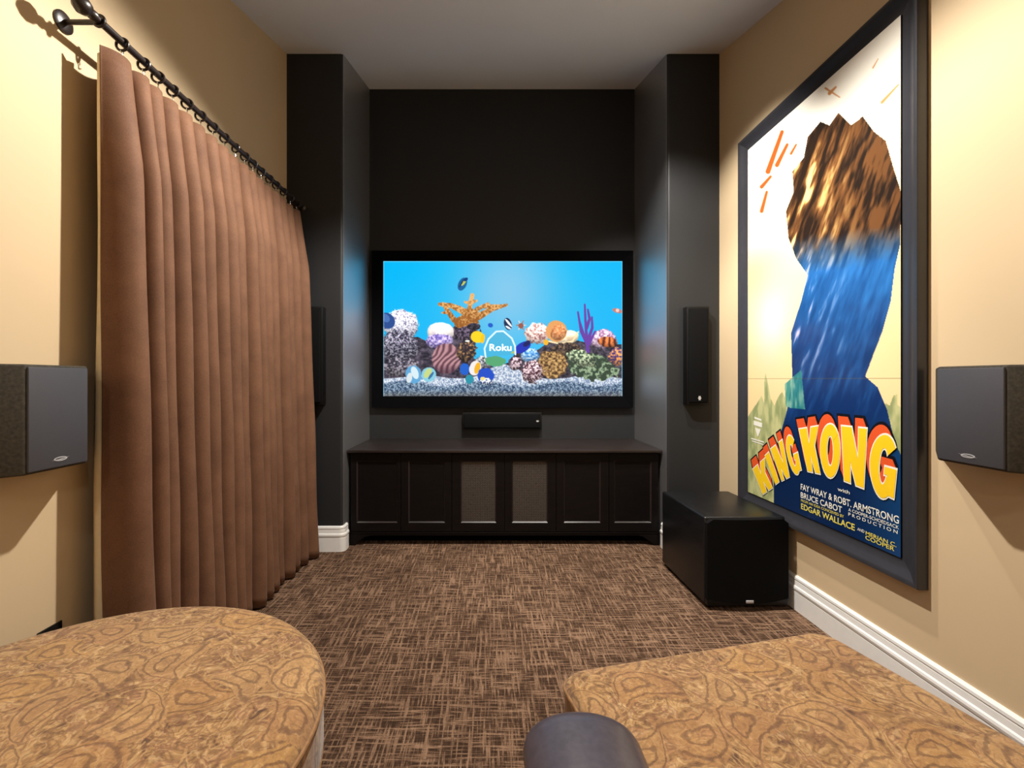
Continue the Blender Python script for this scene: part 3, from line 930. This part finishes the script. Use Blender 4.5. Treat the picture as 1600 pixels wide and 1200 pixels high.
    line('A COOPER-SCHOEDSACK', (1326, 798.5), (1405, 0), 5, WHT, 0.006)
    line('PRODUCTION', (1326, 805.5), (1403, 0), 5, WHT, 0.008, 1.5)
    line('FROM AN IDEA CONCEIVED BY', (1252, 783.5), (1319, 0), 4, CRM, 0.006)
    line('EDGAR WALLACE', (1252, 795), (1336, 0), 9, CRM, 0.018)
    line('AND', (1340, 828.5), (1351, 0), 4.5, WHT, 0.006)
    line('MERIAN C.', (1353, 835.5), (1401, 0), 6, CRM, 0.012)
    line('COOPER', (1352.5, 842.5), (1398, 0), 6.5, CRM, 0.012)
    # small studio emblem on the skyline
    m = MB()
    for quad in ([(1179, 651), (1190, 655), (1190, 658), (1179, 654)], [(1178, 657), (1191, 661), (1191, 668), (1178, 664)], [(1180, 668), (1189, 671), (1185, 682), (1184, 682)], [(1174, 684), (1194, 690), (1194, 692), (1174, 686)], [(1175, 688), (1193, 694), (1193, 695.5), (1175, 689.5)]):
        m.add([S(x, y, 0.0012) for x, y in quad], [(0, 1, 2, 3)])
    m.build('studio_emblem', WHT, t)
poster()

# ---------------------------------------------------------------- media cabinet in the niche
def cabinet():
    yf = 3.235
    xa, xb = NL + 0.012, NR - 0.012
    zt = 0.662
    t = thing('media_cabinet', ((xa + xb) / 2, yf, 0), 'long low espresso media cabinet with six doors under the screen', 'cabinet')
    ox, oy, oz = t.location
    m = MB()
    m.box(xa - ox, xb - ox, 0.022, D2 - 0.004 - oy, 0.075, zt)
    m.build('carcass', M['espresso'], t, bevel=0.002)
    # base rail with bracket feet
    pts = [(xa, 0.0), (P(555, 0, yf)[0], 0.0), (P(557, 0, yf)[0], 0.018), (P(571, 0, yf)[0], 0.062), (P(580, 0, yf)[0], 0.072),
           (P(997, 0, yf)[0], 0.072), (P(1005, 0, yf)[0], 0.062), (P(1019, 0, yf)[0], 0.018), (P(1021, 0, yf)[0], 0.0), (xb, 0.0), (xb, 0.088), (xa, 0.088)]
    m = MB()
    m.sweep([(x - ox, z) for x, z in pts], [((0, 0.0, 0), (1, 0, 0), (0, 0, 1)), ((0, 0.022, 0), (1, 0, 0), (0, 0, 1))])
    m.build('base_rail', M['espresso'], t)
    m = MB(); m.box(xa - ox + 0.02, xb - ox - 0.02, 0.10, 0.115, 0.0, 0.075)
    m.build('toe_board', M['black_satin'], t)
    m = MB(); m.box(xa - ox, xb - ox, -0.004, 0.022, 0.086, 0.094)
    m.build('base_moulding', M['espresso'], t, bevel=0.002)
    edges = [548, 626.5, 706, 788.5, 869, 951.5, 1029]
    panels = [(557, 621), (638, 695.5), (720, 775.5), (800, 856), (881, 938.5), (960, 1018)]
    dz0, dz1 = 0.100, 0.652
    pz0, pz1 = P(0, 817, yf)[2], P(0, 720, yf)[2]
    for k in range(6):
        a, b = P(edges[k], 0, yf)[0] + 0.002 - ox, P(edges[k + 1], 0, yf)[0] - 0.002 - ox
        c, d = P(panels[k][0], 0, yf)[0] - ox, P(panels[k][1], 0, yf)[0] - ox
        m = MB()
        m.box(a, c, 0, 0.02, dz0, dz1); m.box(d, b, 0, 0.02, dz0, dz1)
        m.box(c, d, 0, 0.02, dz0, pz0); m.box(c, d, 0, 0.02, pz1, dz1)
        dr = m.build('door', M['espresso'], t)
        m = MB()   # sticking: sloped bead round the panel
        q = [(c, pz0), (d, pz0), (d, pz1), (c, pz1)]
        i_ = 0.008
        qi = [(c + i_, pz0 + i_), (d - i_, pz0 + i_), (d - i_, pz1 - i_), (c + i_, pz1 - i_)]
        for j in range(4):
            j2 = (j + 1) % 4
            m.add([(q[j][0], 0.001, q[j][1]), (q[j2][0], 0.001, q[j2][1]), (qi[j2][0], 0.010, qi[j2][1]), (qi[j][0], 0.010, qi[j][1])], [(0, 1, 2, 3)])
        m.build('panel_bead', M['espresso_top'], dr)
        if k in (2, 3):
            m = MB()
            pitch, wd = 0.0125, 0.0034
            x0, x1, za, zb = c + i_, d - i_, pz0 + i_, pz1 - i_
            wdt, hgt = x1 - x0, zb - za
            for sgn in (1, -1):
                s = -hgt
                while s < wdt:
                    # line x = x0 + s + h (or mirrored), clipped to the opening
                    h0, h1 = max(0, -s), min(hgt, wdt - s)
                    if h1 > h0 + 0.002:
                        pts = []
                        for h in (h0, h1):
                            xx = s + h
                            xx = xx if sgn > 0 else wdt - xx
                            pts.append((x0 + xx, za + h))
                        (xA, zA), (xB, zB) = pts
                        yy = 0.009 if sgn > 0 else 0.0105
                        m.add([(xA - wd / 2, yy, zA), (xA + wd / 2, yy, zA), (xB + wd / 2, yy, zB), (xB - wd / 2, yy, zB)], [(0, 1, 2, 3)])
                    s += pitch
            o = m.build('wire_grille', M['mesh_wire'], dr)
            tag(o, 'grey woven wire grille', kind='stuff')
            m = MB(); m.box(c, d, 0.019, 0.0215, pz0, pz1)
            m.build('grille_backing', M['black_cloth'], dr)
        else:
            m = MB(); m.box(c + 0.004, d - 0.004, 0.010, 0.018, pz0 + 0.004, pz1 - 0.004)
            m.build('door_panel', M['espresso'], dr)
    c = MB(); c.box(xa - 0.008, xb + 0.008, 3.198, D2 - 0.003, zt, 0.684)
    tag(c.build('cabinet_top', M['espresso_top'], bevel=0.005), 'dark wood counter slab lying on the media cabinet in the niche', 'countertop')
cabinet()

# ---------------------------------------------------------------- speakers on the screen wall and pilasters
def slim_speaker(name, cx, cz, yw, length, width, label, horizontal=False, badge_end=1):
    t = thing(name, (cx, yw, cz), label, 'speaker', 'slim black front speakers')
    a, b = (length / 2, width / 2) if horizontal else (width / 2, length / 2)
    dp = 0.062
    m = MB(); m.box(-a, a, -dp, 0.0, -b, b)
    m.build('cabinet_body', M['black_plastic'], t, bevel=0.004)
    m = MB(); m.box(-a + 0.012, a - 0.012, -dp - 0.012, -dp + 0.002, -b + 0.012, b - 0.012)
    g = m.build('grille', M['black_cloth'], t, bevel=0.009, bseg=3)
    m = MB()   # four-sided badge with notch
    r = 0.012
    pts = []
    for k in range(12):
        ang = 2 * math.pi * k / 12
        rr = r if k % 2 == 0 else r * 0.62
        pts.append((rr * math.cos(ang) * (1 if not horizontal else 1.2), rr * math.sin(ang) * (1.5 if not horizontal else 0.7)))
    bx, bz = (a - 0.035, 0.0) if horizontal else (0.004, -b + 0.045)
    m.sweep(pts, [((bx, -dp - 0.0125, bz), (1, 0, 0), (0, 0, 1)), ((bx, -dp - 0.0145, bz), (1, 0, 0), (0, 0, 1))])
    m.build('badge', M['silver'], g)
    if not horizontal:
        for sx in (-1, 1):
            m = MB(); m.tube((sx * (a - 0.016), -dp - 0.010, b - 0.018), (sx * (a - 0.016), -dp - 0.0135, b - 0.018), 0.003, 8)
            m.build('grille_pin', M['black_plastic'], g)
    return t
slim_speaker('wall_speaker', (1.334 + 1.487) / 2, (1.673 + 1.010) / 2, D1, 0.663, 0.153, 'slim black upright speaker on pilaster beside the poster wall')
slim_speaker('wall_speaker', -1.197, (1.673 + 1.010) / 2, D1, 0.663, 0.153, 'slim black upright speaker on pilaster half behind the curtain')
slim_speaker('wall_speaker', (-0.221 + 0.437) / 2, (0.908 + 0.766) / 2, D2, 0.655, 0.142, 'slim black horizontal center speaker between screen and cabinet', True)

# angled surround speakers on the side walls
def surround(side, y_near, y_far, label):
    xw = XL if side < 0 else XR
    dirx = 1 if side < 0 else -1           # out of the wall
    dp, fl, z0, z1 = 0.155, 0.165, 0.923, 1.221
    t = thing('surround_speaker', (xw, (y_near + y_far) / 2, z0), label, 'speaker', 'angled surround speakers')
    oy = (y_near + y_far) / 2
    h = z1 - z0
    hw = (y_far - y_near) / 2
    m = MB()
    poly = [(0.0 * dirx, -hw - fl), (dp * dirx, -hw), (dp * dirx, hw), (0.0 * dirx, hw + fl)]
    m.prism(poly, 0, h)
    m.build('cabinet_body', M['olive_cloth'], t, bevel=0.006, bseg=3)
    m = MB(); m.box((dp - 0.002) * dirx, (dp + 0.006) * dirx, -hw + 0.004, hw - 0.004, 0.007, h - 0.007)
    g = m.build('front_grille', M['grey_grille'], t, bevel=0.003)
    m = MB()   # oval emblem with a swoosh across it
    xf = (dp + 0.0062) * dirx
    ring = []
    n = 28
    for k in range(n):
        a = 2 * math.pi * k / n
        ring.append((a, 0.020 * math.cos(a), 0.0062 * math.sin(a)))
    for k in range(n):
        a, y1_, z1_ = ring[k]; _, y2_, z2_ = ring[(k + 1) % n]
        m.add([(xf, y1_, 0.030 + z1_), (xf, y2_, 0.030 + z2_), (xf, y2_ * 0.8, 0.030 + z2_ * 0.55), (xf, y1_ * 0.8, 0.030 + z1_ * 0.55)], [(0, 1, 2, 3)])
        m.add([(xf + 0.0012 * dirx, y1_, 0.030 + z1_), (xf + 0.0012 * dirx, y2_, 0.030 + z2_), (xf + 0.0012 * dirx, y2_ * 0.8, 0.030 + z2_ * 0.55), (xf + 0.0012 * dirx, y1_ * 0.8, 0.030 + z1_ * 0.55)], [(0, 1, 2, 3)])
    m.add([(xf + 0.0014 * dirx, -0.028, 0.0275), (xf + 0.0014 * dirx, 0.004, 0.031), (xf + 0.0014 * dirx, 0.028, 0.0335), (xf + 0.0014 * dirx, 0.0, 0.0275)], [(0, 1, 2, 3)])
    m.build('emblem', M['silver'], g)
surround(-1, 1.212, 1.400, 'grey angled surround speaker on left wall beside the curtain')
surround(1, 1.255, 1.450, 'grey angled surround speaker on right wall beside the poster')

# ---------------------------------------------------------------- subwoofer
def subwoofer():
    W_, DP, HT = 0.425, 0.575, 0.47
    t = thing('subwoofer', (1.112, 2.318, 0), 'black box subwoofer on the carpet below the poster', 'subwoofer', rotz=math.radians(1.2))
    m = MB(); m.box(0, W_, 0.030, DP, 0.022, HT)
    m.build('cabinet_body', M['ash'], t, bevel=0.010, bseg=3)
    # bowed front grille with clipped upper corners
    m = MB()
    n = 14
    c = 0.022
    def bow(x): return -0.014 * (1 - ((x - W_ / 2) / (W_ / 2)) ** 2)
    prof = [(0.002, 0.058), (0.002, HT - 0.004 - c), (0.002 + c * 0.3, HT - 0.004 - c * 0.3), (c + 0.002, HT - 0.004), (W_ - c - 0.002, HT - 0.004), (W_ - 0.002 - c * 0.3, HT - 0.004 - c * 0.3), (W_ - 0.002, HT - 0.004 - c), (W_ - 0.002, 0.058)]
    xs = [0.002 + (W_ - 0.004) * i / n for i in range(n + 1)]
    def top(x):
        e = min(x - 0.002, W_ - 0.002 - x)
        return HT - 0.004 - (0 if e >= c else c - math.sqrt(max(0, c * c - (c - e) ** 2)))
    def bot(x):
        return 0.060 - 0.022 * (1 - ((x - W_ / 2) / (W_ / 2)) ** 2)
    vs, fs = [], []
    for x in xs:
        vs += [(x, 0.004 + bow(x), bot(x)), (x, 0.004 + bow(x), top(x)), (x, 0.030, top(x)), (x, 0.030, bot(x))]
    for i in range(n):
        for j in range(4):
            a, b = i * 4 + j, i * 4 + (j + 1) % 4
            fs.append((a, b, b + 4, a + 4))
    fs += [(3, 2, 1, 0), (4 * n, 4 * n + 1, 4 * n + 2, 4 * n + 3)]
    m.add(vs, fs)
    g = m.build('front_grille', M['black_cloth'], t, smooth=True, angle=40)
    m = MB(); m.box(0.004, W_ - 0.004, 0.006, 0.032, 0.022, 0.056)
    m.build('front_plinth', M['black_plastic'], t, bevel=0.003)
    m = MB(); m.box(W_ / 2 - 0.019, W_ / 2 + 0.019, -0.0145, -0.009, 0.044, 0.058)
    m.build('badge', M['silver'], g, bevel=0.0015)
    for x, y in ((0.04, 0.06), (W_ - 0.04, 0.06), (0.04, DP - 0.04), (W_ - 0.04, DP - 0.04)):
        m = MB(); m.lathe([(0.0, 0.0), (0.020, 0.0), (0.022, 0.004), (0.020, 0.024), (0.0, 0.024)], (x, y, 0), seg=20)
        m.build('foot', M['black_plastic'], t, smooth=True)
subwoofer()

# ---------------------------------------------------------------- curtain, rod and rings
def curtain():
    CY0, CY1 = 1.515, 3.06
    ZT, ZB = 2.295, 0.012
    RX, RZ = -1.272, 2.350
    nf = 17
    t = thing('curtain', (RX, CY0, 0), 'long pleated brown velvet curtain hanging along the left wall', 'curtain')
    rng = random.Random(3)
    # fold positions, wide first fold then even pleats
    ys = [CY0]
    widths = [1.35, 0.75, 0.8, 0.95] + [rng.uniform(0.85, 1.12) for _ in range(nf - 4)]
    tot = sum(widths)
    for w_ in widths:
        ys.append(ys[-1] + w_ / tot * (CY1 - CY0))
    amp = [rng.uniform(0.85, 1.15) for _ in range(nf)]
    amp[0] = 1.1
    ph = [rng.uniform(-0.5, 0.5) for _ in range(nf + 1)]
    seg, nz = 22, 44
    vs = []
    for k in range(nz + 1):
        f = k / nz                       # 0 top .. 1 bottom
        z = ZT + (ZB - ZT) * f
        for i in range(nf):
            for j in range(seg + (1 if i == nf - 1 else 0)):
                s = j / seg
                ya = ys[i] + (ph[i] * 0.020 * f if i else 0)
                yb = ys[i + 1] + ph[i + 1] * 0.020 * f
                c = 0.5 - 0.5 * math.cos(2 * math.pi * s)
                c = c ** 0.9
                a = (0.066 + 0.056 * f ** 0.8) * amp[i]
                if i == nf - 1:
                    a *= 1.15
                flat = 0.5 + 0.5 * min(1, f * 6)      # pinched heading
                x = RX - 0.024 + a * flat * c + 0.012 * f
                # folds lean towards the near side so that each pleat overlaps the next
                y = ya + (yb - ya) * s - 0.024 * math.sin(2 * math.pi * s) * (0.5 + 0.5 * f) - 0.016 * c * f
                x += 0.004 * math.sin(z * 7 + i * 1.3) * f
                if i == nf - 1:
                    y += 0.03 * f * s
                vs.append((x - RX, y - CY0, z))
    n = nf * seg + 1
    fs = [(k * n + i, k * n + i + 1, (k + 1) * n + i + 1, (k + 1) * n + i) for k in range(nz) for i in range(n - 1)]
    m = MB(); m.add(vs, fs)
    o = m.build('drape', M['velvet'], t, smooth=True, angle=180)
    md = o.modifiers.new('thickness', 'SOLIDIFY'); md.thickness = 0.004; md.offset = 0
    # cream lining turned back at the leading edge
    m = MB()
    vs = []
    nz2 = 20
    for k in range(nz2 + 1):
        f = k / nz2
        z = ZT - 0.02 + (ZB + 0.01 - ZT) * f
        for (dx, dy) in ((-0.020, 0.004), (-0.040 - 0.012 * f, 0.012), (-0.052 - 0.026 * f, 0.030)):
            vs.append((dx + 0.003 * math.sin(5 * z), dy, z))
    fs = [(k * 3 + i, k * 3 + i + 1, (k + 1) * 3 + i + 1, (k + 1) * 3 + i) for k in range(nz2) for i in range(2)]
    m.add(vs, fs)
    o = m.build('lining', M['lining'], t, smooth=True, angle=180)
    md = o.modifiers.new('thickness', 'SOLIDIFY'); md.thickness = 0.003
    # rod with finials, brackets and rings
    r = thing('curtain_rod', (RX, CY0, RZ), 'dark metal curtain rod with rings above the brown curtain', 'curtain rod')
    m = MB(); m.tube((0, -0.05, 0), (0, CY1 - CY0 + 0.02, 0), 0.0125, 16)
    m.build('pole', M['bronze'], r, smooth=True)
    fin = [(0.0, -0.075), (0.010, -0.072), (0.022, -0.058), (0.027, -0.042), (0.022, -0.026), (0.012, -0.016), (0.016, -0.010), (0.016, 0.0), (0.0, 0.0)]
    m = MB(); m.lathe(fin, (0, -0.05, 0), 'Y', 24); m.build('finial', M['bronze'], r, smooth=True)
    m = MB(); m.lathe([(a, -b * 0.55) for a, b in fin], (0, CY1 - CY0 + 0.012, 0), 'Y', 24); m.build('finial', M['bronze'], r, smooth=True)
    for yy in (-0.03, CY1 - CY0 - 0.02):
        m = MB()
        m.tube((0, yy, -0.004), (XL - RX + 0.008, yy, -0.004), 0.008, 12)
        m.torus((0, yy, 0), 0.018, 0.005, 'Y', 20, 8)
        m.lathe([(0.0, 0.0), (0.034, 0.0), (0.034, 0.005), (0.026, 0.010), (0.0, 0.010)], (XL - RX, yy, -0.004), 'X', 24)
        m.build('bracket', M['bronze'], r, smooth=True)
    rm = hm = None
    for i in range(nf):
        y = (ys[i] + ys[i + 1]) / 2 - CY0
        if rm is None:
            m = MB(); m.torus((0, 0, 0), 0.021, 0.0045, 'Y', 24, 8)
            o = m.build('ring', M['bronze'], r, smooth=True, loc=(0, y, -0.0085)); rm = o.data
            m = MB()
            m.torus((0, 0, -0.006), 0.006, 0.0016, 'X', 14, 6)
            m.tube((0, 0, -0.012), (0, 0, -0.026), 0.0022, 8)
            m.tube((0, 0, -0.026), (0, 0.010, -0.018), 0.0018, 8)
            h = m.build('hook', M['chrome'], o, smooth=True, loc=(0, 0, -0.0185)); hm = h.data
        else:
            o = link('ring', rm, r, (0, y, -0.0085), rng.uniform(-0.35, 0.35))
            link('hook', hm, o, (0, 0, -0.0185))
curtain()

# ---------------------------------------------------------------- ottomans
def round_ottoman():
    R_, ZT = 0.497, 0.508
    t = thing('round_ottoman', (-0.85, 0.886, 0), 'large round ottoman in golden brown paisley fabric by the curtain', 'ottoman')
    def fil(r0, z0, r1, z1, n=8):
        """quarter-round corner from (r0, z0) going up and in"""
        return [(r0 - (r0 - r1) * (1 - math.cos(a)), z0 + (z1 - z0) * math.sin(a)) for a in [math.pi / 2 * i / n for i in range(n + 1)]]
    prof = [(0.0, 0.335), (R_ - 0.02, 0.335), (R_ - 0.004, 0.345), (R_, 0.36)] + fil(R_, 0.470, R_ - 0.050, ZT, 10)
    top = [(R_ - 0.050) * (1 - i / 14) for i in range(1, 15)]
    prof += [(r, ZT + 0.018 * (1 - (r / (R_ - 0.050)) ** 2)) for r in top]
    m = MB(); m.lathe(prof, seg=96)
    c = m.build('cushion', M['paisley'], t, smooth=True, angle=60)
    m = MB(); m.torus((0, 0, 0.472), R_ - 0.001, 0.0055, 'Z', 96, 8)
    m.build('welt', M['welt'], c, smooth=True)
    m = MB(); m.torus((0, 0, 0.342), R_ - 0.006, 0.0055, 'Z', 96, 8)
    m.build('welt', M['welt'], c, smooth=True)
    m = MB(); m.lathe([(0.0, 0.08), (R_ - 0.03, 0.08), (R_ - 0.012, 0.09), (R_ - 0.010, 0.33), (R_ - 0.03, 0.336), (0, 0.336)], seg=96)
    m.build('base', M['paisley'], t, smooth=True, angle=40)
    for k in range(4):
        a = math.pi / 4 + k * math.pi / 2
        m = MB(); m.lathe([(0, 0), (0.018, 0), (0.026, 0.03), (0.03, 0.081), (0, 0.081)], (0.37 * math.cos(a), 0.37 * math.sin(a), 0), seg=20)
        m.build('leg', M['dark_wood'], t, smooth=True)
round_ottoman()

def square_ottoman():
    ZT = 0.468
    fl, frr = Vector(P(872, 1046, (H - ZT) * F / (1046 - VY))), Vector(P(1275, 982, (H - ZT) * F / (982 - VY)))
    wv = frr - fl
    ang = math.atan2(wv.y, wv.x)
    W_ = wv.length + 0.02
    DP = 0.50
    t = thing('square_ottoman', (fl.x, fl.y, 0), 'square corner ottoman in tan paisley fabric by the white baseboard', 'ottoman', rotz=ang)
    # local: x along the far edge, y towards the camera is negative
    def rr(x0, x1, y0, y1, r, n=8):
        return arc(x1 - r, y1 - r, r, 0, 90, n) + arc(x0 + r, y1 - r, r, 90, 180, n) + arc(x0 + r, y0 + r, r, 180, 270, n) + arc(x1 - r, y0 + r, r, 270, 360, n)
    def stack(m, levels):
        """levels (inset, z, radius)"""
        rings = [[(x, y, z) for x, y in rr(ins, W_ - ins, -DP + ins, -ins, rad)] for ins, z, rad in levels]
        n = len(rings[0])
        vs = [p_ for r_ in rings for p_ in r_]
        fs = [tuple(range(n))[::-1]]
        for k in range(len(rings) - 1):
            fs += [(k * n + i, k * n + (i + 1) % n, (k + 1) * n + (i + 1) % n, (k + 1) * n + i) for i in range(n)]
        fs.append(tuple(range((len(rings) - 1) * n, len(rings) * n)))
        m.add(vs, fs)
    m = MB()
    lv = [(0.02, 0.31, 0.05), (0.004, 0.318, 0.05), (0.0, 0.335, 0.05), (0.0, 0.440, 0.05)]
    for i in range(1, 9):
        a = math.pi / 2 * i / 8
        lv.append((0.034 * (1 - math.cos(a)), 0.440 + 0.032 * math.sin(a), 0.05))
    for i in range(1, 9):
        s = i / 8
        lv.append((0.034 + 0.20 * s, 0.472 + 0.016 * (1 - (1 - s) ** 2), 0.05 * (1 - s) + 0.012))
    stack(m, lv)
    c = m.build('cushion', M['paisley'], t, smooth=True, angle=60)
    for z, nm in ((0.443, 0.001), (0.320, 0.004)):
        ring = rr(nm, W_ - nm, -DP + nm, -nm, 0.05)
        m = MB()
        fr = []
        for i in range(len(ring) + 1):
            x, y = ring[i % len(ring)]
            x2, y2 = ring[(i + 1) % len(ring)]; x0, y0 = ring[(i - 1) % len(ring)]
            d = Vector((x2 - x0, y2 - y0, 0)).normalized()
            fr.append(((x, y, z), (d.y, -d.x, 0), (0, 0, 1)))
        m.sweep([(0.005 * math.cos(k * math.pi / 4), 0.005 * math.sin(k * math.pi / 4)) for k in range(8)], fr, caps=False)
        m.build('welt', M['welt'], c, smooth=True)
    m = MB(); stack(m, [(0.03, 0.08, 0.04), (0.014, 0.09, 0.05), (0.014, 0.308, 0.05), (0.03, 0.312, 0.04)])
    m.build('base', M['paisley'], t, smooth=True, angle=40)
    for x, y in ((0.09, -0.09), (W_ - 0.09, -0.09), (0.09, -DP + 0.09), (W_ - 0.09, -DP + 0.09)):
        m = MB(); m.lathe([(0, 0), (0.018, 0), (0.026, 0.03), (0.03, 0.081), (0, 0.081)], (x, y, 0), seg=20)
        m.build('leg', M['dark_wood'], t, smooth=True)
square_ottoman()

# ---------------------------------------------------------------- padded leather armrest at the lower edge of the view
def armrest():
    yf, zt = 0.835, 0.598
    t = thing('leather_armrest', (0.158, yf, 0), 'dark shiny leather armrest with rounded end at the bottom edge', 'armrest')
    m = MB()
    # pad: rounded bar with a domed front end
    n = 20
    hw, hh = 0.100, 0.050
    fr = []
    prof = [(hw * math.copysign(abs(math.cos(a)) ** 0.95, math.cos(a)), hh * math.copysign(abs(math.sin(a)) ** 0.95, math.sin(a))) for a in [2 * math.pi * k / 28 for k in range(28)]]
    for s in (0.03, 0.3, 0.55, 0.75, 0.88, 0.96, 1.0):
        a = math.acos(min(1, s))
        fr.append(((0, 0.06 * math.sin(a) - 0.06, zt - hh), (max(0.03, s), 0, 0), (0, 0, max(0.03, s))))
    fr.append(((0, -0.5, zt - hh), (1, 0, 0), (0, 0, 1)))
    m.sweep(prof, fr)
    m.build('arm_pad', M['leather'], t, smooth=True, angle=60)
    m = MB(); m.box(-0.075, 0.055, -0.5, -0.075, 0.0, zt - 2 * hh + 0.012)
    m.build('arm_panel', M['leather'], t, bevel=0.02, bseg=3)
armrest()

# ---------------------------------------------------------------- small black outlet plate low on the left wall
def outlet():
    t = thing('wall_outlet', (XL, 1.438, 0.283), 'black outlet plate low on the left wall behind round ottoman', 'outlet')
    m = MB(); m.box(0.0, 0.006, -0.040, 0.040, 0.0, 0.116)
    pl = m.build('cover_plate', M['black_plastic'], t, bevel=0.002)
    for z in (0.036, 0.080):
        m = MB(); m.box(0.005, 0.009, -0.017, 0.017, z - 0.014, z + 0.014)
        m.build('socket', M['black_satin'], t, bevel=0.003)
outlet()
